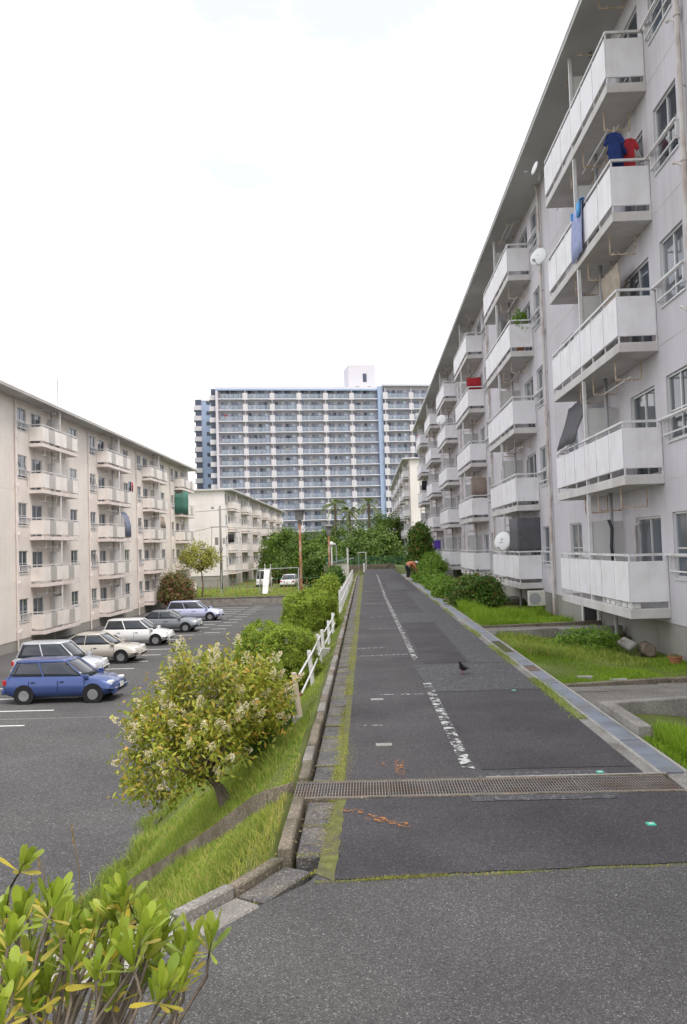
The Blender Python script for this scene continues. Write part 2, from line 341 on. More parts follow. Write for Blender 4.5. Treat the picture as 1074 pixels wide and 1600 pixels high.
# repair patches in the asphalt (each a little proud)
for i, (poly, m) in enumerate([
    ([(.86, 11.85), (2.42, 11.9), (2.42, 14.6), (.74, 14.55)], 'asphalt_patch'),
    ([(.9, 7.47), (2.1, 7.47), (2.1, 7.66), (.9, 7.64)], 'asphalt_patch'),
    ([(.8, 6.80), (2.0, 6.82), (2.0, 6.965), (.8, 6.965)], 'asphalt_patch'),
    ([(1.75, 14.62), (2.42, 14.65), (2.42, 22.6), (1.75, 22.5)], 'asphalt_patch'),
    ([(.82, 22.55), (2.42, 22.66), (2.42, 26), (.82, 26)], 'asphalt_patch'),
    ([(1.7, 26.05), (2.42, 26.05), (2.42, 38), (1.7, 38)], 'asphalt_patch'),
    ([(1.0, 40), (1.95, 40), (1.95, 46.5), (1.0, 46.5)], 'asphalt_patch'),
    ([(.95, 14.7), (1.72, 14.7), (1.72, 22.4), (.9, 22.4)], 'asphalt_new'),
    ([(1.0, 7.75), (2.40, 7.75), (2.40, 11.8), (.9, 11.8)], 'asphalt_new')]):
    sheet('asphalt_patch', poly, .004, m, road)
# worn centre line, bay lines, orange marks
def clx(y): return .88 - .2 * min(1, max(0, (y - 7.7) / 27))
y = 7.75; k = 0
while y < 60:
    l = 2.4 if y < 13 else 3.1
    if not 12.0 < y < 13.4:
        a, b = clx(y), clx(y + l); hw = .052 + .01 * random.random()
        MB().quad((a - hw, y, .009), (a + hw, y, .009), (b + hw, y + l, .009), (b - hw, y + l, .009)).build('centre_line', 'paint_line', road)
    y += l + .05
for (x0, y0, x1, y1, wd) in [(.1, 11.72, .76, 11.7, .05), (-.27, 15.9, .72, 16.0, .06), (-.3, 17.1, .3, 17.15, .08), (-.06, 21.1, .66, 21.1, .05), (-.1, 24.6, .6, 24.6, .07), (-.2, 30.5, .55, 30.5, .06), (-.2, 39, .55, 39, .08), (.7, 48, 1.7, 48, .1), (-.2, 50, .5, 50, .1), (-.1, 9.75, .12, 9.73, .035)]:
    MB().quad((x0, y0 - wd / 2, .008), (x1, y1 - wd / 2, .008), (x1, y1 + wd / 2, .008), (x0, y0 + wd / 2, .008)).build('bay_line', 'paint_thin', road)
MB().quad((.2, 7.6, .009), (.28, 7.6, .009), (.29, 8.15, .009), (.2, 8.15, .009)).build('orange_mark', 'paint_orange', road)
MB().quad((.02, 7.95, .009), (.1, 7.95, .009), (.1, 8.05, .009), (.02, 8.05, .009)).build('orange_mark', 'paint_orange', road)
MB().quad((-.27, 6.62, .009), (-.1, 6.55, .009), (-.08, 6.62, .009), (-.25, 6.72, .009)).build('orange_mark', 'paint_orange', band)
MB().quad((-.08, 6.42, .009), (.26, 6.18, .009), (.26, 6.3, .009), (-.06, 6.54, .009)).build('orange_mark', 'paint_orange', band)
for (cx_, cy_) in [(.11, 8.8), (.07, 11.4)]:
    MB().box(cx_ - .085, cx_ + .085, cy_ - .055, cy_ + .055, -.02, .006).build('utility_plate', 'concrete_pale', road)
for (cx_, cy_, par) in [(2.02, 11.81, road), (2.04, 7.57, road), (2.02, 6.18, band)]:
    o = MB().box(cx_ - .03, cx_ + .03, cy_ - .03, cy_ + .03, 0, .008).build('survey_marker', 'marker_green', par)
    MB().box(cx_ - .012, cx_ + .012, cy_ - .012, cy_ + .012, .008, .0095).build('marker_dot', 'white_paint', o)

# left kerb stones and gutter slabs, piece by piece
kerb = tag(empty('kerb'), kind='structure'); gut = tag(empty('gutter'), kind='structure')
ks = MB().box(0.025, .12, 0, .592, -.2, .0).mesh('kerb_stone', 'concrete_old', bevel=.012)
ks2 = MB().box(0.025, .12, 0, .592, -.2, .0).mesh('kerb_stone_pale', 'concrete', bevel=.012)
gs = MB().box(0, .26, 0, .585, -.15, 0).mesh('gutter_slab', 'gutter_slab', bevel=.008)
def klx(y): return -.715 - .0036 * (y - 7)
y = 5.72
while y < 62:
    o = obj('kerb_stone', ks if random.random() < .65 else ks2, kerb, (klx(y) + random.uniform(-.006, .006), y, .05 + random.uniform(-.012, .006)))
    o.rotation_euler = (random.uniform(-.008, .008), random.uniform(-.02, .02), random.uniform(-.008, .008))
    o = obj('gutter_slab', gs, gut, (klx(y) + .153, y + random.uniform(0, .004), -.012 + random.uniform(-.01, .004)))
    o.rotation_euler = (random.uniform(-.01, .01), random.uniform(-.02, .02), 0)
    y += .6
    if 6.9 < y < 7.45: y = 7.46
def seg_box(name, a, b, wd, z0, z1, m, parent, off=0, bevel=.01):
    a = Vector((a[0], a[1])); b = Vector((b[0], b[1])); d = b - a; l = d.length; ang = math.atan2(d.y, d.x)
    o = MB().box(0, l, off, off + wd, z0, z1).build(name, m, parent, (a.x, a.y, 0), bevel=bevel); o.rotation_euler = (0, 0, ang); return o
pts = [(-.62, 5.52), (-.86, 5.07), (-.87, 5.05), (-1.12, 4.68), (-1.14, 4.66), (-1.5, 4.32), (-1.52, 4.3), (-1.95, 4.0), (-2.0, 3.97), (-2.5, 3.66)]
for i in range(0, len(pts), 2):
    a, b = pts[i], pts[i + 1]
    seg_box('kerb_stone', b, a, .085, -.2, .055 + .006 * (i % 3), ['concrete_old', 'concrete', 'concrete_pale', 'concrete_pale', 'concrete_pale'][i // 2], kerb)
    seg_box('gutter_slab', b, a, .2, -.15, .004 + .003 * (i % 2), ['gutter_slab', 'concrete', 'concrete_pale', 'concrete_pale', 'concrete_pale'][i // 2], gut, off=-.205)
# concrete channel wall running obliquely down the bank
cw = thing('channel_wall', 'low weathered concrete channel wall running down the grassy bank from the grate', 'wall')
wp = [(-.74, 7.31, .0), (-.93, 7.44, -.08), (-1.13, 7.83, -.26), (-1.36, 8.1, -.47), (-1.7, 8.52, -.79), (-2.26, 9.3, -1.3), (-2.78, 10.14, -1.78), (-3.3, 10.85, -2.25), (-4.0, 11.9, -2.92)]
for a, b in zip(wp[:-1], wp[1:]):
    m = MB(); d = Vector((b[0] - a[0], b[1] - a[1], 0)).normalized(); n = Vector((d.y, -d.x, 0)) * .05
    rings = []
    for p in (a, b):
        P = Vector(p) + Vector((0, 0, .04)); rings.append([P - n, P + n, P + n - Vector((0, 0, .45)), P - n - Vector((0, 0, .45))])
    m.loft(rings).build('wall_section', 'wall_brown', cw)
    m = MB(); rings = []
    for p in (a, b):
        P = Vector(p) + n * 3.4 + Vector((0, 0, -.1)); rings.append([P - n, P + n, P + n - Vector((0, 0, .35)), P - n - Vector((0, 0, .35))])
    if a[2] > -.1: m.loft(rings).build('wall_section', 'concrete', cw)

# cross-drain grate
gr = thing('drain_grate', 'rusty steel drain grating laid across the asphalt road', 'drain grate', (0, 0, 0))
MB().box(-.7, 2.6, 6.96, 6.99, -.3, .008).box(-.7, 2.6, 7.43, 7.46, -.3, .010).build('frame', 'concrete_old', gr)
MB().box(-.7, 2.6, 6.9, 7.5, -.36, -.32).build('channel_floor', 'soil', gr)
gx = [-.695, .12, .93, 1.74, 2.55]
for i in range(4):
    m = MB(); x0, x1 = gx[i] + .004, gx[i + 1] - .004
    m.box(x0, x1, 6.995, 7.012, -.03, .006).box(x0, x1, 7.408, 7.425, -.03, .006)
    n = 32
    for k in range(n + 1):
        xx = x0 + (x1 - x0 - .007) * k / n; m.box(xx, xx + .0075, 7.012, 7.408, -.028, .005)
    for yy in (7.09, 7.17, 7.25, 7.33): m.box(x0, x1, yy, yy + .006, -.02, .0035)
    m.build('grating', ['iron_grate', 'iron_grate', 'iron_grate', 'iron_grate'][i], gr, (0, 0, random.uniform(-.002, .004)))
MB().box(1.0, 2.6, 7.462, 7.49, -.1, .012).build('edge_bar', 'concrete_pale', gr)

# right drain channel with steel covers
ch = thing('drain_channel', 'long narrow drain channel with blue grey steel covers beside the lawns', 'drain')
MB().box(2.535, 2.565, 7.5, 62, -.25, .012).box(2.775, 2.805, 7.5, 62, -.25, .015).build('channel_edge', 'concrete_pale', ch)
MB().box(2.57, 2.77, 7.5, 62, -.3, -.2).build('channel_floor', 'soil', ch)
cov = MB().box(.0, .2, .004, .592, -.02, .0).mesh('cover', 'steel_plate', bevel=.003)
covr = MB().box(.0, .2, .004, .592, -.02, .0).mesh('cover_rust', 'steel_rust', bevel=.003)
covc = MB().box(.0, .2, .004, .592, -.02, .0).mesh('cover_concrete', 'concrete', bevel=.003)
for k in range(90):
    y = 7.52 + .6 * k
    me = covr if k in (10,) else (covc if k % 9 == 7 and k > 12 else cov)
    if 15.6 < y < 17.2 : continue
    o = obj('cover', me, ch, (2.57, y, .008 + random.uniform(-.006, .005))); o.rotation_euler = (random.uniform(-.006, .006), random.uniform(-.02, .02), 0)
MB().box(2.57, 2.77, 15.92, 17.72, -.05, -.004).build('silted_section', 'soil', ch)
sheet('verge', [(2.40, 7.5), (2.54, 7.5), (2.54, 62), (2.40, 62)], -.004, 'concrete')
sheet('verge', [(-.33, 7.47), (-.26, 7.47), (-.34, 62), (-.6, 62)], -.003, 'moss')
sheet('verge', [(-.40, 5.40), (-.27, 5.27), (-.24, 6.96), (-.32, 6.96)], -.003, 'moss')
MB().box(2.6, 6.0, 5.9, 7.5, -.1, -.006).build('concrete_pad', 'concrete', None)['kind'] = 'structure'

# garden paths and kerbs on the right
def flag_path(x0, x1, y0, y1, slope, nx, ny, z=.0, name='garden_path'):
    p = tag(empty(name), kind='structure')
    dx = (x1 - x0) / nx; dy = (y1 - y0) / ny
    me = MB().box(0.006, dx - .006, .006, dy - .006, -.08, 0).mesh('paving_flag', 'flag', bevel=.004)
    for i in range(nx):
        for j in range(ny):
            o = obj('paving_flag', me, p, (x0 + i * dx, y0 + j * dy + slope * (i * dx), z + random.uniform(-.006, .004) - .02 * i * dx)); o.rotation_euler = (random.uniform(-.008, .008), random.uniform(-.008, .008), 0)
    MB().box(x0, x1, y0 - .02, y1 + slope * (x1 - x0) + .02, -.3, -.085 - .02 * (x1 - x0)).build('bedding', 'soil', p)
    return p
mat('flag', (.21, .195, .175), .9, .14, 2, fine=.25, fscale=90, bump=.4, bscale=60, stain=(.13, .12, .1), stain_s=1.6, stain_a=.6)
flag_path(2.82, 6.0, 10.38, 11.98, .2, 7, 4, .0)
flag_path(2.82, 6.0, 19.3, 20.7, .2, 7, 3, -.01)
flag_path(2.82, 6.0, 31.5, 33, .2, 6, 2, -.01)
gk = tag(empty('garden_kerb'), kind='structure')
def gkerb(a, b, wd, z0, z1, m='concrete'): seg_box('kerb_stone', a, b, wd, z0, z1, m, gk)
gkerb((2.82, 12.02), (4.4, 12.36), .1, -.3, .03, 'concrete_old'); gkerb((4.41, 12.36), (6.0, 12.7), .1, -.34, .02, 'concrete_old')
gkerb((2.83, 10.22), (4.4, 10.52), .14, -.4, .1); gkerb((4.41, 10.52), (6.0, 10.83), .14, -.4, .08)
gkerb((2.97, 8.9), (2.97, 10.20), .15, -.4, .11); 
gkerb((2.82, 20.9), (6.0, 21.5), .1, -.34, .02, 'concrete_old'); gkerb((2.9, 19.1), (4.4, 19.4), .13, -.34, .08); gkerb((4.41, 19.4), (6.0, 19.7), .13, -.34, .06)
MB().quad((3.0, 8.3, -.16), (6, 8.3, -.2), (6, 10.75, -.2), (3.0, 10.3, -.16)).build('sunken_pad', 'concrete', gk)

# left parking lot
lot = sheet('parking_lot', [(-4.15, 77.3), (-30, 77.3), (-30, 60), (-70, 60), (-70, -30), (-12, -8), (-4.15, 9)], LOTZ, 'asphalt_lot')
for k in range(24):
    yy = 20.2 + 2.35 * k
    x1 = -10.6 if k < 12 else -10.9
    MB().box(x1 - 4.6, x1, yy - .05, yy + .05, LOTZ - .01, LOTZ + .005).build('bay_line', 'paint_lot', lot)
    if k > 12: MB().box(x1 + .4, x1 + 1.4, yy + 1.1, yy + 1.2, LOTZ - .01, LOTZ + .005).build('bay_tick', 'paint_lot', lot)
MB().box(-25, -4.2, 25.9, 25.94, LOTZ - .01, LOTZ + .004).build('asphalt_joint', 'concrete', lot)
fc = bpy.data.curves.new('bay_number', 'FONT'); fc.body = '5'; fc.size = .8; fc.align_x = 'CENTER'
to = bpy.data.objects.new('tmp', fc); COL.objects.link(to); dg = bpy.context.evaluated_depsgraph_get()
me = bpy.data.meshes.new_from_object(to.evaluated_get(dg)); bpy.data.objects.remove(to)
me.materials.append(MATS['paint_lot']); obj('bay_number', me, lot, (-11.4, 24.9, LOTZ + .006), PI / 2)
rw = MB().box(-30, -4.6, 77.3, 77.6, LOTZ - .3, -2.3).build('retaining_wall', 'concrete', None)
tag(rw, 'low concrete retaining wall at the far end of the parking lot', 'wall')
MB().box(-30.02, -4.58, 77.26, 77.64, -2.3, -2.22).build('coping', 'concrete_old', rw)

# ------------------------------------------------------------------ apartment slabs
BL, BD, FH = 5.8, .81, 2.71            # balcony length, depth, storey height
def facade_mesh(name, m, sg, y0, y1, z0, z1, holes, deep, back):
    """wall with real openings: grid of quads on u=0, reveals of depth `deep`, closed box behind to u=-back"""
    ysl = sorted({y0, y1, *[h[0] for h in holes], *[h[1] for h in holes]}); zsl = sorted({z0, z1, *[h[2] for h in holes], *[h[3] for h in holes]})
    b = MB(); hs = set()
    yi = {v: i for i, v in enumerate(ysl)}; zi = {v: i for i, v in enumerate(zsl)}
    for h in holes:
        for i in range(yi[h[0]], yi[h[1]]):
            for j in range(zi[h[2]], zi[h[3]]): hs.add((i, j))
    for j in range(len(zsl) - 1):
        i = 0
        while i < len(ysl) - 1:
            if (i, j) in hs: i += 1; continue
            k = i
            while k < len(ysl) - 1 and (k, j) not in hs: k += 1
            b.quad((0, ysl[i], zsl[j]), (0, ysl[k], zsl[j]), (0, ysl[k], zsl[j + 1]), (0, ysl[i], zsl[j + 1])); i = k
    e = -sg * deep
    for (a, c, p, q) in holes:
        b.quad((0, a, p), (0, c, p), (e, c, p), (e, a, p)); b.quad((0, a, q), (0, c, q), (e, c, q), (e, a, q))
        b.quad((0, a, p), (0, a, q), (e, a, q), (e, a, p)); b.quad((0, c, p), (0, c, q), (e, c, q), (e, c, p))
    B = -sg * back
    b.quad((0, y0, z0), (B, y0, z0), (B, y0, z1), (0, y0, z1)); b.quad((0, y1, z0), (B, y1, z0), (B, y1, z1), (0, y1, z1))
    b.quad((B, y0, z0), (B, y1, z0), (B, y1, z1), (B, y0, z1)); b.quad((0, y0, z1), (0, y1, z1), (B, y1, z1), (B, y0, z1))
    me = bpy.data.meshes.new(name); me.from_pydata(b.v, [], b.f); me.materials.append(MATS[m]); return me

def window_meshes(tagname, sg, wd, ht, style):
    """sash window in local coords: y 0..wd, z 0..ht, glass plane at u=-.1"""
    X = lambda u0, u1: (min(sg * u0, sg * u1), max(sg * u0, sg * u1))
    f = MB(); a, b = X(-.12, -.045); t = .045
    f.box(a, b, 0, wd, 0, t).box(a, b, 0, wd, ht - t, ht).box(a, b, 0, t, t, ht - t).box(a, b, wd - t, wd, t, ht - t)
    a2, b2 = X(-.115, -.06); f.box(a2, b2, wd / 2 - t / 2, wd / 2 + t / 2, t, ht - t)
    if style != 'plain':
        for zz in ([ht * .45] if style == 'half' else [ht * .33, ht * .66]): f.box(a2, b2, t, wd / 2 - t / 2, zz - .015, zz + .015).box(a2, b2, wd / 2 + t / 2, wd - t, zz - .015, zz + .015)
    a3, b3 = X(-.045, .03); f.box(a3, b3, -.03, wd + .03, -.04, -.003)
    p = MB(); a4, b4 = X(-.105, -.09); p.box(a4, b4, 0, wd / 2 - t, 0, ht - 2 * t)
    c = MB(); a5, b5 = X(-.2, -.19)
    return f.mesh(tagname + '_frame', 'alum'), p.mesh(tagname + '_pane', 'glass')

def apartment(name, label, sg, wall_x, y0, nb, pitch, floors, rail1, ya, yb, ground, M, detail=True, back=9., drop=()):
    """sg=-1: balconies face -X, sg=+1: they face +X. y0 = near corner of the first balcony"""
    T = thing(name, label, 'building', (wall_x, ya, ground)); T.location = (0, 0, 0)
    O = (wall_x, 0, 0)
    X = lambda u0, u1: (min(sg * u0, sg * u1), max(sg * u0, sg * u1))
    fl = [rail1 - 1.11 + FH * k for k in range(floors)]
    top = rail1 + FH * (floors - 1) + 1.2
    holes = []; wins = []
    for b in range(nb):
        yy = y0 + pitch * b
        for z in fl:
            for (a, l, z0, h, st) in ((-1.5, 1.2, .62, 1.3, 'half'), (.35, 1.55, .03, 1.85, 'half'), (3.6, 1.5, .75, 1.15, 'third'), (6.55, 1.35, .62, 1.3, 'half')):
                if yy + a < ya + .1 or yy + a + l > yb - .1: continue
                q = (round(yy + a, 4), round(yy + a + l, 4), round(z + z0, 4), round(z + z0 + h, 4)); holes.append(q); wins.append((q, st, a))
    obj('wall', facade_mesh('wall', M['wall'], sg, ya, yb, fl[0] - .3, top, holes, .13, back), T, O)
    a, b = X(-back + .06, -.02); MB().box(a, b, ya + .06, yb - .06, ground - .6, fl[0] - .302).build('foundation', 'foundation', T, O)
    a, b = X(-back - .3, BD + .2); MB().box(a, b, ya - .35, yb + .35, top, top + .17).build('roof', 'roof', T, O)
    r = T.children[-1]
    a, b = X(-back - .32, BD + .215); MB().box(a, b, ya - .37, yb + .37, top + .115, top + .185).build('fascia', M['panel'], r, (0, 0, 0))
    if detail:
        a, b = X(0, .004)
        for z in fl[1:]: MB().box(a, b, ya, yb, z - .12, z - .1).build('wall_joint', 'slab' if sg < 0 else M['slab'], T, O)
    wm = {}
    for (q, st, a) in wins:
        key = a
        if key not in wm: wm[key] = window_meshes(name, sg, q[1] - q[0], q[3] - q[2], st if detail else 'plain')
        f, p = wm[key]; t = .045; wd = q[1] - q[0]
        F_ = obj('window', f, T, (wall_x, q[0], q[2]))
        obj('pane', p, F_, (0, t, t)); obj('pane', p, F_, (sg * .012, wd / 2 + t * .4, t))
        cu = MB() if random.random() < .6 else None
        if (a < 0 or a > 6) and detail:                            # guard bars outside the small windows
            if key not in gb:
                a2, b2 = X(.05, .075); m = MB()
                for zz in (.12, .42): m.box(a2, b2, -.08, wd + .1, zz, zz + .03)
                a3, b3 = X(-.02, .07); m.box(a3, b3, -.08, -.05, .1, .47).box(a3, b3, wd + .07, wd + .1, .1, .47)
                for i in range(1, 9 if sg > 0 else 1): m.box(a2, b2, wd * i / 9, wd * i / 9 + .012, .15, .42)
                gb[key] = m.mesh('window_guard', M['rail'])
            obj('window_guard', gb[key], F_)
    gb.clear()
    # ---- balcony prototype meshes
    a, b = X(.0, BD); slab = MB().box(a, b, 0, BL, -.2, 0)
    sm = slab.mesh('balcony', M['slab'], bevel=.008)
    r = MB(); e = .05
    a, b = X(BD - e, BD - .005); r.box(a, b, .0, BL, 1.06, 1.11)
    a2, b2 = X(-.0, BD - e); r.box(a2, b2, .0, e, 1.06, 1.11).box(a2, b2, BL - e, BL, 1.06, 1.11)
    a3, b3 = X(.06, .1); r.box(a3, b3, -1.6, 0, 1.062, 1.105)
    hm = r.mesh('handrail', M['rail'])
    fr = MB(); a, b = X(BD - .045, BD - .015)
    np_ = 6; pw = BL / np_
    for i in range(np_ + 1):
        yy = min(max(i * pw, .02), BL - .05); fr.box(a, b, yy, yy + .03, 0, 1.06)
    for zz in (.13, .93): fr.box(a, b, .05, BL - .05, zz, zz + .025)
    a2, b2 = X(.03, BD - .05)
    for zz in (.13, .93): fr.box(a2, b2, .02, .045, zz, zz + .025).box(a2, b2, BL - .045, BL - .02, zz, zz + .025)
    a3, b3 = X(.01, .035); fr.box(a3, b3, .02, .05, 0, 1.06).box(a3, b3, BL - .05, BL - .02, 0, 1.06)
    fm = fr.mesh('railing_frame', M['rail'])
    a, b = X(BD - .012, BD + .006); pm = MB().box(a, b, .018, pw - .018, .14, .95).mesh('front_panel', M['panel']); pg = MB().box(a, b, .018, pw - .018, .14, .95).mesh('front_panel_grey', 'panel_grey')
    pl = MB().box(a, b, .008, BL - .008, .14, .95).mesh('front_panel_long', M['panel'])
    a, b = X(.03, BD - .015); sp = MB().box(a, b, -.004, .014, .14, .95).mesh('side_panel', M['panel_side'])
    a, b = X(.0, BD - .1); pt = MB().box(a, b, 0, .03, .05, 1.85).mesh('partition', 'partition')
    a, b = X(BD - .09, BD - .015); cm = MB().box(a, b, 0, .075, 0, FH - .2).mesh('column', M['rail'])
    dp = MB().tube([(sg * .3, 0, 0), (sg * .3, 0, FH - .2)], .045, 8).mesh('drain_pipe', 'pipe_grey', True)
    lb = MB(); zt = FH - .2
    for uu in (.12, .66):
        u_ = sg * uu; lb.box(u_ - .012, u_ + .012, -.012, .012, zt - .42, zt)
    a, b = X(.12, .66); lb.box(a, b, -.012, .012, zt - .44, zt - .415)
    for uu in (.2, .34, .48, .6): lb.box(sg * uu - .008, sg * uu + .008, -.012, .012, zt - .415, zt - .38)
    lm = lb.mesh('laundry_bracket', 'bracket_rust' if sg < 0 else M['rail'])
    lp = MB().tube([(sg * .4, 0, zt - .4), (sg * .4, 2.1, zt - .4)], .014, 5).mesh('laundry_pole', 'rail_paint')
    for bi in range(nb):
        for k, z in enumerate(fl):
            if (bi, k) in drop: continue
            B = obj('balcony', sm, T, (wall_x, y0 + pitch * bi, z))
            obj('handrail', hm, B); 
            if detail:
                obj('railing_frame', fm, B)
                for i in range(np_): obj('front_panel', pg if (M.get('grey') and i in M['grey']) else pm, B, (0, i * pw, 0))
            else: obj('front_panel', pl, B)
            obj('side_panel', sp, B, (0, .02, 0))
            if detail: obj('side_panel', sp, B, (0, BL - .035, 0))
            obj('partition', pt, B, (0, BL / 2, 0)); obj('column', cm, B, (0, BL / 2 - .03, 0))
            if detail: obj('drain_pipe', dp, B, (0, BL / 2 - .18, 0))
            obj('laundry_bracket', lm, B, (0, .75, 0))
            if detail:
                obj('laundry_bracket', lm, B, (0, 2.45, 0)); obj('laundry_bracket', lm, B, (0, 3.6, 0))
                if random.random() < .75: obj('laundry_pole', lp, B, (0, .6, 0))
                if random.random() < .4: obj('laundry_pole', lp, B, (sg * .18, .75, 0))
        # rain pipe beside every bay
        py = y0 + pitch * bi - 1.95
        if py > ya + .2:
            m = MB(); u_ = sg * .09
            m.tube([(u_, py, ground - .05), (u_, py, top - .15), (sg * .16, py, top - .02)], .05, 8)
            for z in fl:
                m.tube([(u_, py, z + .1), (u_, py, z + .25)], .068, 8); m.tube([(u_, py, z + .02), (sg * .12, py + .3, z + .22), (sg * .12, py + .42, z + .26)], .03, 6)
                m.box(min(u_, 0), max(u_, 0), py - .02, py + .02, z + 1.5, z + 1.54)
            m.build('rain_pipe', 'pipe' if sg < 0 else 'slab_cream', T, O, smooth=False)
        MB().tube([(sg * .3, y0 + pitch * bi + BL / 2 - .18, ground - .05), (sg * .3, y0 + pitch * bi + BL / 2 - .18, fl[0] - .2)], .045, 8).build('drain_pipe', 'pipe_grey', T, O)
    return T
gb = {}
MR = dict(wall='wall_right', panel='panel', panel_side='panel', slab='slab', rail='rail_paint')
ML = dict(wall='wall_cream', panel='panel_cream', panel_side='panel_cream', slab='slab_cream', rail='rail_paint', grey=(1, 4))
MW = dict(wall='wall_white', panel='panel', panel_side='panel', slab='slab', rail='rail_paint')
MC = dict(wall='wall_white', panel='panel_cream', panel_side='panel_cream', slab='slab_cream', rail='rail_paint')
RY0, RP = 16.7, 11.95
R1 = apartment('apartment_block', 'pale grey five storey apartment block rising on the right beside the road', -1, 6.06, RY0, 6, RP, 5, 1.8, -4, 84.6, -.3, MR)
R2 = apartment('apartment_block', 'white apartment block farther along the right side, beyond the road end', -1, 6.1, 113.2, 5, RP, 5, 1.8, 111, 173, -.3, MW, detail=False)
L1 = apartment('apartment_block', 'cream five storey apartment block on the left across the parking lot', 1, -19.41, 46.7, 4, RP, 5, -1.02, 30, 89.3, LOTZ, ML)
L2 = apartment('apartment_block', 'cream apartment block with a blank end wall behind the utility pole', 1, -17.85, 105, 6, 11.4, 4, .5, 103, 172, -2.4, MC, detail=False)

for (yy, k_) in ((46.0, 3), (58.2, 3), (58.2, 1), (70.1, 2)):
    z_ = -1.02 - 1.11 + FH * k_
    MB().tube([(.03, yy - .6, z_ + 1.75), (.06, yy - .2, z_ + 1.55), (.06, yy + .35, z_ + 1.0), (.06, yy + .4, z_ + .2)], .03, 6).build('air_conditioner_duct', 'slab', L1, (-19.41, 0, 0))
for (yy, k_) in ((17.3, 0), (17.3, 2), (29.2, 1)):
    z_ = 1.8 - 1.11 + FH * k_
    MB().tube([(-.03, yy + .9, z_ + 1.75), (-.05, yy + 1.15, z_ + 1.72), (-.05, yy + 1.25, z_ + 1.55), (-.05, yy + 1.25, z_ + .1)], .028, 6).build('air_conditioner_duct', 'pipe', R1, (6.06, 0, 0))
# entrance below the right block's first balcony: black panel painted as the opening's shade
MB().box(-.03, .0, 21.9, 23.3, -.3, .36).build('entrance_shade_panel', 'entrance_shade', R1, (6.06, 0, 0))
MB().box(-.06, .0, 21.75, 21.9, -.3, .4).box(-.06, 0, 23.3, 23.45, -.3, .4).build('entrance_frame', 'white_paint', R1, (6.06, 0, 0))
# end-wall joint lines of the left far block
for z in (2.6, 5.3, 8.0): MB().box(-8.9, -.05, -.004, .0, z, z + .03).build('wall_joint', 'slab', L2, (-17.85, 103, 0))
for (par, x, yy, z) in ((L1, -21, 55.5, 11.1), (L1, -21, 77, 11.1)):
    m = MB().tube([(0, 0, 0), (0, 0, 3.3)], .035, 5).tube([(-.25, 0, 1.05), (.3, .1, 1.05)], .012, 4).box(-.12, .12, -.12, .12, 0, .15)
    m.build('antenna_mast', 'pipe_grey', par, (x, yy, z))

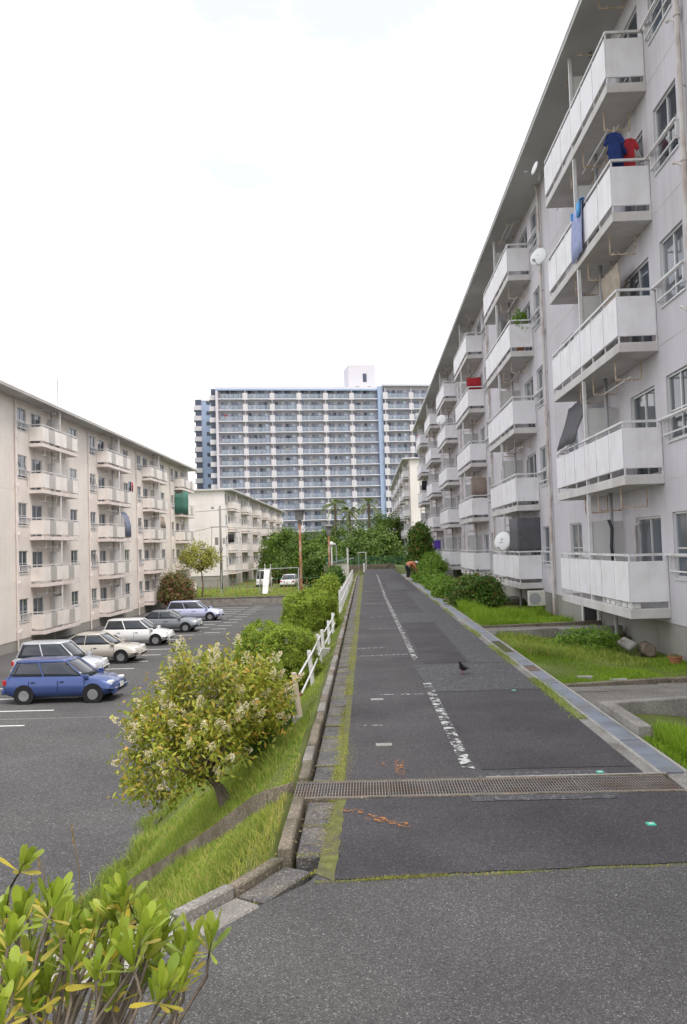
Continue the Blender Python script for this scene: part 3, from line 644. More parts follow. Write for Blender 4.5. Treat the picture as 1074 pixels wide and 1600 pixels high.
# ------------------------------------------------------------------ high-rise
def tower():
    T = thing('high_rise', 'tall blue and white high rise with rows of glazed balconies behind the trees', 'high rise')
    Y = 200.; X0, X1 = -36.3, 4.6; ztop = 42.9; T.rotation_euler = (0, 0, .19); ca, sa = math.cos(.19), math.sin(.19); T.location = (X0 - (X0 * ca - Y * sa), Y - (X0 * sa + Y * ca), 0); fh = 2.775; nf = 14; nb = 6
    zs = [39.95 - fh * k for k in range(nf)]
    MB().box(X0 + .3, X1, Y + 1.6, Y + 14, -5, ztop - .4).build('wall', 'tower_wall', T)
    MB().box(X0, X1, Y + .0, Y + 14.2, ztop - .55, ztop).build('parapet', 'tower_slab', T)
    MB().box(X0 - .02, X1, Y - .05, Y + .1, ztop - .95, ztop - .56).build('parapet_band', 'tower_blue', T)
    MB().box(X0, X0 + .55, Y - .02, Y + 14.1, -5, ztop - .56).build('end_wall', 'tower_wall', T)
    MB().box(X1, X1 + 1.3, Y - .3, Y + 14, -5, ztop + .1).build('blue_pier', 'tower_blue_pale', T)
    bw = (X1 - X0 - .55) / nb
    def bays(x0, n, Y, zs):
        sl = MB().box(0, bw * n, -.05, 1.6, -.22, 0).mesh('floor_slab', 'tower_slab')
        pr = MB().box(-.62, .62, -.12, .3, -.35, 1.35).mesh('pier', 'tower_pier')
        gw = (bw - 1.3) / 5
        gl = MB()
        for i in range(5): gl.box(i * gw + .04, i * gw + gw - .04, 0, .05, .12, 1.1)
        gl = gl.mesh('balustrade_glass', 'tower_glass')
        fr = MB().box(0, gw * 5, -.01, .06, 1.12, 1.2)
        for i in range(6): fr.box(i * gw - .03, i * gw + .03, -.012, .062, 0, 1.12)
        fr = fr.mesh('balustrade', 'tower_dark')
        wv_ = []
        for q in range(14):
            for npn in (2, 3):
                wm_ = MB()  # panes differ in tone through their own islands
                for i in range(npn): wm_.box(i * .86, i * .86 + random.uniform(.72, .82), -.06, 0, 0, 2.15)
                wv_.append(wm_.mesh('window', 'tower_window'))
        dv = MB().box(-.08, .08, 0, 1.6, 0, 2.4).mesh('divider', 'tower_wall')
        for z in zs:
            obj('floor_slab', sl, T, (x0, Y, z))
            for b in range(n):
                xb = x0 + bw * b
                if b > 0 or x0 > 0: obj('pier', pr, T, (xb, Y, z))
                o = obj('balustrade', fr, T, (xb + .65, Y, z))
                obj('balustrade_glass', gl, o)
                obj('divider', dv, T, (xb, Y, z))
                obj('window', random.choice(wv_[::2]), T, (xb + .8, Y + 1.6, z)); obj('window', random.choice(wv_[1::2]), T, (xb + 3.3, Y + 1.6, z))
                if random.random() < .22: obj('balcony_washing', random.choice(wash_), T, (xb + random.uniform(.9, 4.2), Y + .5, z + .75))
                if random.random() < .45:
                    obj('window', wd_, T, (xb + random.choice([.9, 2.2, 3.4, 4.9]), Y + 1.53, z))
    wash_ = [MB().box(0, w0_, 0, .04, 0, h0_).mesh('balcony_washing', m0_) for w0_, h0_, m0_ in ((1.4, .8, 'cloth_white'), (.8, .7, 'cloth_paleblue'), (1.0, .9, 'cloth_dark'), (.7, .8, 'cloth_red'), (1.2, .7, 'cloth_brown'))]
    wd_ = MB().box(0, .7, -.05, 0, 0, 2.15).mesh('window_dark', 'tower_dark')
    bays(X0 + .55, nb, Y, zs)
    # right wing
    XR = X1 + 1.3
    MB().box(XR, XR + 22, Y + .6, Y + 12, -5, ztop + .1).build('wing_wall', 'tower_wall', T)
    MB().box(XR, XR + 22, Y - 1.2, Y + 12.2, ztop + .1, ztop + .6).build('wing_parapet', 'tower_slab', T)
    bays(XR + .5, 3, Y - 1, zs)
    # left wing set back: blue end wall with small windows and stepped balconies
    MB().box(-41, X0 + .3, Y + 16, Y + 30, -5, 42.2).build('wing_wall', 'tower_blue_pale', T)
    MB().box(-41.1, X0 + .2, Y + 15.9, Y + 30, 42.2, 42.7).build('wing_parapet', 'tower_slab', T)
    sw = MB().box(0, 1.0, -.06, 0, 0, .95).mesh('small_window', 'tower_dark'); bs = MB().box(-.9, 1.1, -.5, 3, 0, 1.25).mesh('wing_balcony', 'tower_pier'); bd = MB().box(-.5, 1.1, -.25, 0, 0, 1.5).mesh('wing_opening', 'tower_dark')
    sb = MB().box(-1.5, .0, 1.0, 6.0, 0, 1.2).mesh('side_balcony', 'tower_pier'); sdk = MB().box(-1.1, 0.0, 1.2, 5.9, 0, 1.55).mesh('side_opening', 'tower_dark')
    for k in range(14):
        z = 40.0 - fh * k + .3
        obj('small_window', sw, T, (-38.6, Y + 16, z + 1.0))
        obj('wing_balcony', bs, T, (-41, Y + 16, z - .55)); obj('wing_opening', bd, T, (-41, Y + 16, z + .75))
        obj('side_balcony', sb, T, (X0, Y, z - .55)); obj('side_opening', sdk, T, (X0, Y, z + .7))
    # lift house
    MB().box(-1.7, 5.4, Y + 6, Y + 13, ztop - .5, 49.9).build('lift_house', 'tower_pier', T)
    lh = T.children[-1]
    MB().box(2.1, 3.1, Y + 5.93, Y + 6, 45.4, 47.6).build('lift_house_window', 'tower_dark', lh)
    MB().box(3.3, 4.1, Y + 5.93, Y + 6, 43.4, 44.2).build('lift_house_window', 'tower_dark', lh); MB().box(.1, 1.1, Y + 5.93, Y + 6, 43.4, 44.2).build('lift_house_window', 'tower_dark', lh)
    MB().tube([(-29.5, Y + 5, ztop - 1), (-29.5, Y + 5, ztop + 3.7)], .06, 5).build('antenna_mast', 'tower_slab', T)
tower()

# ------------------------------------------------------------------ vegetation helpers
def unit(a): return a / np.maximum(np.linalg.norm(a, axis=-1, keepdims=True), 1e-9)
def leaves(name, P, D, N, L, W, m, parent=None, fold=.15):
    """kite-shaped leaves: one folded quad each"""
    n = len(P); D = unit(D); Sd = unit(np.cross(D, N)); N2 = np.cross(Sd, D)
    L = np.broadcast_to(np.asarray(L, float), (n,))[:, None]; W = np.broadcast_to(np.asarray(W, float), (n,))[:, None]
    mid = P + D * L * .45
    V = np.stack([P, mid + Sd * W / 2 + N2 * W * fold, P + D * L - N2 * L * .08, mid - Sd * W / 2 + N2 * W * fold], 1).reshape(-1, 3)
    return npmesh(name, V, np.arange(4 * n).reshape(n, 4), m, parent)
def crown_points(c, r, nclump, per, spread, inner=.55, flat=.0, seed=0, bottom=-1.):
    g = np.random.default_rng(seed)
    d = unit(g.normal(size=(nclump * 3, 3))); d = d[d[:, 2] > bottom][:nclump]
    rad = g.uniform(inner, 1, (len(d), 1)) ** .6
    bump = 1 + .16 * np.sin(d[:, :1] * 5 + seed) * np.cos(d[:, 1:2] * 4 + seed * 2) + .1 * np.sin(d[:, 2:] * 7 + seed)
    C = d * rad * bump * np.asarray(r)
    P = np.repeat(C, per, 0) + g.normal(size=(len(C) * per, 3)) * spread * g.uniform(.5, 1.2, (len(C), 1)).repeat(per, 0)
    out = unit(np.repeat(d, per, 0) + g.normal(size=P.shape) * .7 + np.array([0, 0, .25]))
    return P + np.asarray(c), out, C + np.asarray(c)
def crown(name, c, r, nclump, per, spread, L, W, m, parent, seed=0, inner=.55, bottom=-1., droop=0.):
    P, out, C = crown_points(c, r, nclump, per, spread, inner, seed=seed, bottom=bottom)
    g = np.random.default_rng(seed + 99)
    D = unit(np.cross(out, g.normal(size=P.shape)) + out * .5 + np.array([0, 0, -droop]))
    return leaves(name, P, D, out, L * g.uniform(.6, 1.25, len(P)), W * g.uniform(.7, 1.2, len(P)), m, parent), C
def branches(m, base, tips, r0, seed=0, bend=.15):
    g = random.Random(seed)
    for t in tips:
        a = Vector(base); b = Vector(t); l = (b - a).length
        pts = [a.lerp(b, s) + Vector((g.uniform(-1, 1), g.uniform(-1, 1), g.uniform(-.5, 1))) * bend * l * (s * (1 - s) * 2) for s in (0, .25, .5, .75, 1)]
        m.tube(pts, [r0, r0 * .75, r0 * .5, r0 * .3, r0 * .12], 6)
def grass(name, X, Y, hgt, wdt, m, zoff=0., parent=None, lean=.5, zfun=height):
    n = len(X); Z = zfun(X, Y) + zoff; a = rng.uniform(0, 2 * PI, n); b = rng.uniform(0, 2 * PI, n)
    h = hgt * rng.uniform(.45, 1.2, n) * (.75 + .5 * np.sin(X * 2.3 + 1) * np.sin(Y * 1.7)); w_ = wdt * rng.uniform(.7, 1.3, n); l = h * lean * rng.uniform(.2, 1.3, n)
    P = np.stack([X, Y, Z - .01], -1); s = np.stack([np.cos(a) * w_, np.sin(a) * w_, 0 * a], -1); q = np.stack([np.cos(b), np.sin(b), 0 * b], -1)
    mid = P + q * (l * .35)[:, None] + np.array([0, 0, 1]) * (h * .6)[:, None]; tip = P + q * l[:, None] + np.array([0, 0, 1]) * h[:, None]
    V = np.stack([P - s, P + s, mid + s * .7, tip, mid - s * .7], 1).reshape(-1, 3)
    me_o = npmesh(name, V, (np.arange(n)[:, None] * 5 + np.array([[0, 1, 2, 4]])), m, parent)
    # tips as triangles: merge into the same mesh through a second face set
    me = me_o.data; nf = n
    F4 = (np.arange(n)[:, None] * 5 + np.array([[0, 1, 2, 4]])); F3 = (np.arange(n)[:, None] * 5 + np.array([[4, 2, 3]]))
    me.clear_geometry()
    me.vertices.add(len(V)); me.vertices.foreach_set('co', V.astype(np.float32).ravel())
    loops = np.concatenate([F4.ravel(), F3.ravel()]).astype(np.int32)
    me.loops.add(len(loops)); me.loops.foreach_set('vertex_index', loops)
    me.polygons.add(2 * n); me.polygons.foreach_set('loop_start', np.concatenate([np.arange(n) * 4, 4 * n + np.arange(n) * 3]).astype(np.int32))
    me.polygons.foreach_set('loop_total', np.concatenate([np.full(n, 4), np.full(n, 3)]).astype(np.int32)); me.update(calc_edges=True)
    return tag(me_o, kind='stuff')
def persp_y(n, a, b, p=1.6):
    """sample distances, denser near the viewer"""
    u = rng.uniform(0, 1, n); return (a ** (1 - p) + u * (b ** (1 - p) - a ** (1 - p))) ** (1 / (1 - p))

# ------------------------------------------------------------------ grass
WPTS = np.array([(-.74, 7.31), (-.93, 7.44), (-1.13, 7.83), (-1.36, 8.1), (-1.7, 8.52), (-2.26, 9.3), (-2.78, 10.14), (-3.3, 10.85), (-4.0, 11.9)])
def off_wall(X, Y, d0=.09):
    """True where a blade stands clear of the oblique channel wall"""
    wy = np.interp(-X, -WPTS[:, 0], WPTS[:, 1]); return (np.abs(Y - wy) > d0) | (X > -.74)
n = 120000; Y = persp_y(n, 4.5, 62); d = rng.uniform(.06, 3.5, n) ** 1.0
X = -.74 - d; Xn = np.where(Y < 7, X - (7 - Y) * .35, X); keep = edge_dist(Xn, Y) > .02
keep &= off_wall(Xn, Y) & ~((Y > 6.6) & (Y < 7.3) & (Xn > -.9))
grass('bank_grass', Xn[keep], Y[keep], .085, .0045, 'grass', lean=.7)
n = 26000; Y = rng.uniform(4.0, 8.6, n); X = rng.uniform(-4.2, -.7, n); e = edge_dist(X, Y); k = (e > .01) & (e < 3.4)
k &= off_wall(X, Y)
grass('bank_turf', X[k], Y[k], .07, .0045, 'grass_dry', lean=.8)
n = 36000; Y = rng.uniform(8.4, 12.5, n); X = rng.uniform(-3.9, -.85, n); e = edge_dist(X, Y); k = (e > .35) & (e < 3.4)
k &= off_wall(X, Y, .16)
grass('bank_long_grass', X[k], Y[k], .13, .004, 'grass', lean=.75)
n = 16000; Y = persp_y(n, 9., 40); X = -4.12 + rng.normal(0, .1, n) + .12 * np.sin(Y * 1.9) + .08 * np.sin(Y * 5.1)
grass('bank_toe_grass', X, Y, .18, .006, 'grass', lean=1.1, zfun=lambda x, y: np.maximum(height(x, y), LOTZ))
def in_lawn(X, Y):
    path = ((Y > 10.1 + .2 * (X - 2.8)) & (Y < 12.2 + .2 * (X - 2.8))) | ((Y > 19.0 + .2 * (X - 2.8)) & (Y < 21.05 + .2 * (X - 2.8))) | ((Y > 31.3 + .2 * (X - 2.8)) & (Y < 33.1 + .2 * (X - 2.8)))
    pit = (Y > 8.85) & (Y < 10.3)
    return ~path & ~pit
n = 150000; Y = persp_y(n, 7.55, 62, 1.3); X = rng.uniform(2.84, 6.02, n); k = in_lawn(X, Y)
grass('lawn_grass', X[k], Y[k], .055, .006, 'grass_lush', lean=.8)
n = 9000; Y = rng.uniform(7.55, 8.85, n); X = rng.uniform(2.95, 4.6, n)
grass('lawn_grass_tuft', X, Y, .17, .004, 'grass_lush', zoff=.06, lean=.8)
n = 15000; Y = rng.uniform(21.6, 27.5, n); X = rng.uniform(2.95, 5.6, n)
grass('lawn_grass_long', X, Y, .3, .009, 'grass_lush', lean=.7)
n = 9000; Y = rng.uniform(15.5, 19.0, n); X = rng.uniform(2.95, 5.2, n)
grass('lawn_weeds', X, Y, .17, .007, 'grass', lean=.9)
flat0 = lambda x, y: np.zeros_like(x) - .005
n = 42000; Y = persp_y(n, 5.35, 50); X = klx(Y) + .42 + rng.normal(0, .042, n); k = (Y < 6.95) | (Y > 7.48)
k &= (np.sin(Y * 2.1) + np.sin(Y * .8 + 1) > -1.1)
grass('gutter_weeds', X[k], Y[k], .022, .003, 'grass_dry', lean=1.6, zfun=flat0)
n = 5000; Y = 5.75 + .6 * rng.integers(0, 30, n) + rng.normal(0, .02, n); Y = np.where(Y > 6.9, Y + .51, Y); X = klx(Y) + rng.uniform(.15, .42, n)
grass('joint_weeds', X, Y, .018, .002, 'grass_dry', lean=1.6, zfun=flat0)
n = 9000; Y = persp_y(n, 7.55, 40); X = 2.47 + rng.normal(0, .05, n); k = (np.sin(Y * 1.3) + .6 * np.sin(Y * 3.1)) > -.3
grass('verge_weeds', X[k], Y[k], .075, .0035, 'grass', lean=1., zfun=flat0)
n = 12000; X = rng.uniform(-.4, 3.6, n); X = X[(np.sin(X * 9) + np.sin(X * 4.3 + 1) + rng.normal(0, .7, n)) > -.6]; n = len(X); Y = 5.28 + (X + .27) * .075 + rng.normal(0, .012, n) + .01 * np.sin(X * 6)
grass('joint_moss', X, Y, .02, .0032, 'grass_dry', lean=1.5, zfun=flat0)
n = 4200; X = rng.uniform(-.65, 1.0, n); Y = 7.49 + rng.normal(0, .015, n)
grass('grate_weeds', X, Y, .02, .003, 'grass_dry', lean=1.2, zfun=flat0)
n = 1500; X = np.where(rng.uniform(0, 1, n) < .5, rng.uniform(-.4, .4, n), rng.uniform(.9, 2.1, n)); Y = np.where(X < .6, 6.945, 6.80) + rng.normal(0, .01, n)
grass('grate_weeds', X, Y, .012, .003, 'grass_dry', lean=1.2, zfun=flat0)
n = 1500; Y = rng.uniform(4.2, 5.75, n); X = -.2 - (5.4 - Y) * .72 + rng.normal(0, .012, n) - .25
grass('kerb_moss', X, Y, .015, .003, 'grass_dry', lean=1.4, zfun=flat0)
n = 14000; X = rng.uniform(-26, -3, n); Y = rng.uniform(77.7, 96, n)
grass('playground_grass', X, Y, .18, .03, 'grass', lean=.6)
cr = [[(-.27, 5.62), (-.12, 5.6), (-.02, 5.52)], [(.3, 5.36), (.26, 5.45), (.22, 5.56)], [(-.25, 5.35), (-.1, 5.42), (-.02, 5.4)], [(1.2, 7.7), (2.2, 7.72)]]
CX = []; CY = []
for c_ in cr:
    c_ = np.array(c_); t_ = rng.uniform(0, len(c_) - 1, 420); CX.append(np.interp(t_, np.arange(len(c_)), c_[:, 0]) + rng.normal(0, .008, 420)); CY.append(np.interp(t_, np.arange(len(c_)), c_[:, 1]) + rng.normal(0, .008, 420))
grass('crack_moss', np.concatenate(CX), np.concatenate(CY), .014, .0025, 'grass_dry', lean=1.5, zfun=flat0)
# fallen leaves and grit
n = 260; P = np.stack([rng.uniform(-.7, -.35, n), persp_y(n, 5.6, 40), np.full(n, .004)], -1)
tag(leaves('leaf_litter', P, rng.normal(size=(n, 3)) * [1, 1, .05], np.tile([0, 0, 1.], (n, 1)) + rng.normal(size=(n, 3)) * .2, .03, .018, 'litter'), kind='stuff')

# ------------------------------------------------------------------ shrubs and trees
def gz(x, y): return float(height(np.array([x]), np.array([y]))[0])
def shrub(name, label, c, r, m, L, W, nclump, per, seed, spread=.1, group=None, cat='shrub', inner=.8):
    z = gz(c[0], c[1]); T = thing(name, label, cat, (c[0], c[1], z), group=group)
    lc = (0, 0, c[2] - z)
    o, C = crown('foliage', lc, r, nclump, per, spread, L, W, m, T, seed, inner=inner, bottom=-.75)
    mb = MB(); sel = C[np.linspace(0, len(C) - 1, 9).astype(int)]
    branches(mb, (0, 0, -.1), [Vector(p) * .8 for p in sel], .03, seed); mb.build('stem', 'bark', T)
    # shaded core so that one cannot look straight through the bush
    P, out, _ = crown_points(lc, np.asarray(r) * .72, nclump // 2, per // 2, spread, .3, seed=seed + 5)
    leaves('inner_foliage', P, unit(np.cross(out, rng.normal(size=P.shape))), out, L * 1.6, W * 1.6, m, T)
    return T
shrub('round_shrub', 'rounded green shrub between the flowering tree and the leaning white rails', (-1.8, 15.2, 0.02), (.76, .9, .72), 'leaf_shrub', .038, .022, 900, 44, 3, .032, inner=.9)
shrub('round_shrub', 'rounded green shrub behind the second white guard rail, before the rusty lamp pole', (-1.75, 24.4, .22), (.8, 1.0, .68), 'leaf_shrub', .05, .028, 850, 42, 4, .042, inner=.9)
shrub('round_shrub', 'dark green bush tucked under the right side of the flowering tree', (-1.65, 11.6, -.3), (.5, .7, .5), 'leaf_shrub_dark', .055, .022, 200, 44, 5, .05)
shrub('round_shrub', 'green shrub at the foot of the farther rusty lamp pole', (-2.3, 46, -.3), (.55, 1.6, .8), 'leaf_shrub', .13, .06, 160, 40, 6, .14)
shrub('round_shrub', 'green bushes along the far white fence near the shed', (-2.3, 57, -.1), (.5, 2.5, .7), 'leaf_shrub_dark', .16, .08, 140, 36, 8, .16)
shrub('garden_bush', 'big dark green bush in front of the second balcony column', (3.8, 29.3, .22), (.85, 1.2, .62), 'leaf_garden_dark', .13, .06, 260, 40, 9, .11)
shrub('garden_bush', 'leafy green bush beside the drain, just past the dark bush', (3.2, 33.6, .1), (.5, 1.3, .42), 'leaf_garden', .13, .06, 150, 36, 10, .1)
shrub('garden_bush', 'light green garden plants before the third balcony column', (3.5, 39.5, .05), (.6, 1.7, .42), 'leaf_garden', .17, .07, 180, 36, 11, .12)
shrub('garden_bush', 'mixed green plants beside the crouching person', (3.5, 47, .05), (.6, 2.2, .45), 'leaf_garden', .2, .08, 180, 36, 12, .15)
shrub('garden_bush', 'pale green plants against the far balconies of the right block', (4.2, 54, .6), (.7, 3.0, .8), 'leaf_garden', .2, .08, 160, 36, 13, .15)
shrub('garden_bush', 'brownish green weeds under the nearest balcony on the right', (4.6, 17.6, -.1), (.75, .6, .26), 'leaf_garden', .07, .03, 120, 30, 14, .06)
T = shrub('climbing_vine', 'tall green vine climbing the right block behind the person', (3.9, 61, 1.5), (.7, 1.5, 2.0), 'leaf_garden_dark', .24, .14, 200, 36, 15, .2, cat='vine')
shrub('pink_bush', 'reddish pink flowering bush below the cream block', (-17.0, 72, -1.3), (1.4, 1.3, 1.5), 'leaf_pinkbush', .22, .1, 200, 40, 16, .2)

def tree(name, label, base, top, c, r, m, L, W, nclump, per, seed, spread, r0=.12, cat='tree', group=None, inner=.45):
    T = thing(name, label, cat, base, group=group); lc = Vector(c) - Vector(base)
    o, C = crown('crown', tuple(lc), r, nclump, per, spread, L, W, m, T, seed, inner=inner)
    mb = MB(); tp = Vector(top) - Vector(base)
    mid = tp * .5 + Vector((.05 * tp.length, 0, 0)); mb.tube([(0, 0, -.3), mid * .5, mid, tp], [r0 * 1.25, r0, r0 * .85, r0 * .6], 8)
    branches(mb, tp, [Vector(p) for p in C[::max(1, len(C) // 14)]], r0 * .55, seed); mb.build('trunk', 'bark', T, smooth=True)
    return T
tree('small_tree', 'small yellow green tree at the corner of the cream block', (-16.3, 80, -2.4), (-16.3, 80, .2), (-16.4, 80, 1.6), (1.75, 1.6, 1.25), 'leaf_olive', .24, .12, 110, 34, 21, .28, .09)
tree('bank_tree', 'sliver of leafy tree at the left edge of the frame', (-24.4, 52, LOTZ), (-24.4, 52, -.5), (-24.4, 52, .3), (1.5, 1.3, 1.3), 'leaf_tree_bright', .2, .1, 80, 30, 22, .25, .09)
far_dz = -.6
far = [(-11.6, 120, 1.7, 4.4, 3.5, 'leaf_tree_bright', 'leafy bright green tree beside the far end of the cream block'), (-7.2, 113, 1.9, 4.0, 3.2, 'leaf_tree', 'broad dark tree right of the tall rusty lamp'), (-10.2, 111, -.4, 3.0, 2.2, 'leaf_tree', 'low spreading tree behind the white sedan'), (-3.6, 122, 2.6, 4.4, 3.6, 'leaf_tree', 'tallest dark round tree below the palms'),
       (.4, 116, 2.1, 3.5, 3.4, 'leaf_tree', 'dark dense tree at the end of the road'), (3.3, 129, 3.6, 3.2, 4.2, 'leaf_tree_bright', 'bright green tree rising beside the white far block'), (-4.6, 92, .2, 2.2, 1.9, 'leaf_tree', 'low dark tree behind the shed'), (-14, 142, 2.6, 4.5, 3.6, 'leaf_tree_bright', 'yellow green tree peeping past the cream far block'), (2.3, 100, .9, 2.3, 2.7, 'leaf_tree', 'dark green tree closing the road end'), (-1.0, 98, .8, 2.3, 2.4, 'leaf_tree', 'dark green tree behind the white gate frame'), (-6.9, 107, .5, 2.7, 2.6, 'leaf_tree_bright', 'light green tree between the two rusty lamps')]
for i, (x, y, cz, rx, rz, m, lab) in enumerate(far):
    gz0 = -2.4 if x < -4.2 else -.1
    tree('broadleaf_tree', lab, (x, y, gz0), (x, y, gz0 + (cz + far_dz - gz0) * .6), (x, y, cz + far_dz), (rx, rx * .9, rz), m, .36, .22, 230, 38, 30 + i, .45, .22, group='trees beyond the road end')
def palm(label, x, y, ztop, rad, seed):
    T = thing('palm_tree', label, 'palm tree', (x, y, -.5), group='palms before the high rise'); g = random.Random(seed); h = ztop + .5
    MB().tube([(0, 0, 0), (.1, 0, h * .5), (0, 0, h)], [.3, .22, .26], 8).build('trunk', 'bark', T)
    for k in range(26):
        a = 2 * PI * k / 26 + g.uniform(-.15, .15); el = g.uniform(-.5, 1.2); P = []; D = []
        d = Vector((math.cos(a) * math.cos(el), math.sin(a) * math.cos(el), math.sin(el)))
        m = MB(); pts = [Vector((0, 0, h)) + d * rad * s + Vector((0, 0, -.55 * rad * s * s)) for s in (0, .3, .6, 1)]
        m.tube(pts, [.04, .03, .02, .01], 4)
        side = d.cross(Vector((0, 0, 1))).normalized()
        for s in np.linspace(.35, 1, 9):
            p = Vector((0, 0, h)) + d * rad * s + Vector((0, 0, -.55 * rad * s * s))
            for q in (-1, 1):
                e = p + side * q * .55 * (1.2 - s * .5) + d * .35 + Vector((0, 0, -.25)); t = d * .13
                m.quad(p - t, p + t, e)
        m.build('frond', 'leaf_palm', T)
palm('palm tree with a round crown, leftmost before the high rise', -6.0, 158, 10.6, 2.6, 1)
palm('palm tree rightmost before the high rise, beside the blue pier', .5, 158, 10.5, 2.5, 2)
palm('shorter palm tree between two taller palms', -3.2, 154, 8.8, 2.4, 3)

# flowering privet on the bank
def privet():
    bx, by = -1.86, 10.0; bz = gz(bx, by)
    T = thing('flowering_tree', 'small multi stemmed tree with cream flower spikes on the grassy bank', 'tree', (bx, by, bz))
    c = np.array([-.14, .0, -.04 - bz]); r = np.array([.95, .8, .86])
    lobes = [((.12, .1, .36), (.72, .66, .6), 110), ((-.5, -.2, -.34), (.46, .5, .56), 66), ((.52, .25, .3), (.46, .55, .42), 50), ((-.2, .5, .1), (.5, .5, .55), 40), ((-.6, .15, .15), (.4, .45, .46), 44), ((.2, -.35, -.1), (.42, .4, .34), 26)]
    PP_ = [crown_points(c + np.array(o_), np.array(r_), n_, 36, .095, .5, seed=41 + i_, bottom=-.8) for i_, (o_, r_, n_) in enumerate(lobes)]
    P, out, C = (np.concatenate([p_[i_] for p_ in PP_]) for i_ in range(3))
    g = np.random.default_rng(42); D = unit(np.cross(out, g.normal(size=P.shape)) + out * .6 + [0, 0, -.35])
    leaves('crown', P, D, out, .085 * g.uniform(.6, 1.25, len(P)), .034 * g.uniform(.7, 1.2, len(P)), 'leaf_privet', T)
    m = MB(); f1 = Vector((-.13, 0, .4))
    m.tube([(.14, 0, -.15), (.03, 0, .1), (-.04, .02, .28), f1], [.095, .07, .055, .05], 8)
    m.tube([(.2, .05, -.1), (.1, .03, .1), (.0, 0, .3)], [.05, .04, .03], 6)
    branches(m, f1, [Vector(p) for p in C[::13]], .032, 43, .2)
    m.build('trunk', 'bark_pale', T, smooth=True)
    g = np.random.default_rng(44); top = C[(C[:, 2] - c[2]) > -.45]; sel = top[g.choice(len(top), 165, replace=len(top) < 165)]
    PP = []; DD = []
    for s in sel:
        o = unit((s - c) / r + np.array([0, 0, .5])); p0 = c + (s - c) * 1.07; ln = g.uniform(.1, .2)
        n = 60; t = g.uniform(0, 1, n) ** .8; q = unit(g.normal(size=(n, 3)))
        PP.append(p0 + o * (t * ln)[:, None] + q * ((1 - t) * .042 + .006)[:, None]); DD.append(q + o * .5)
    PP = np.concatenate(PP); DD = np.concatenate(DD)
    leaves('flower_spikes', PP, DD, unit(rng.normal(size=PP.shape)), .026, .02, 'flower_cream', T)
privet()

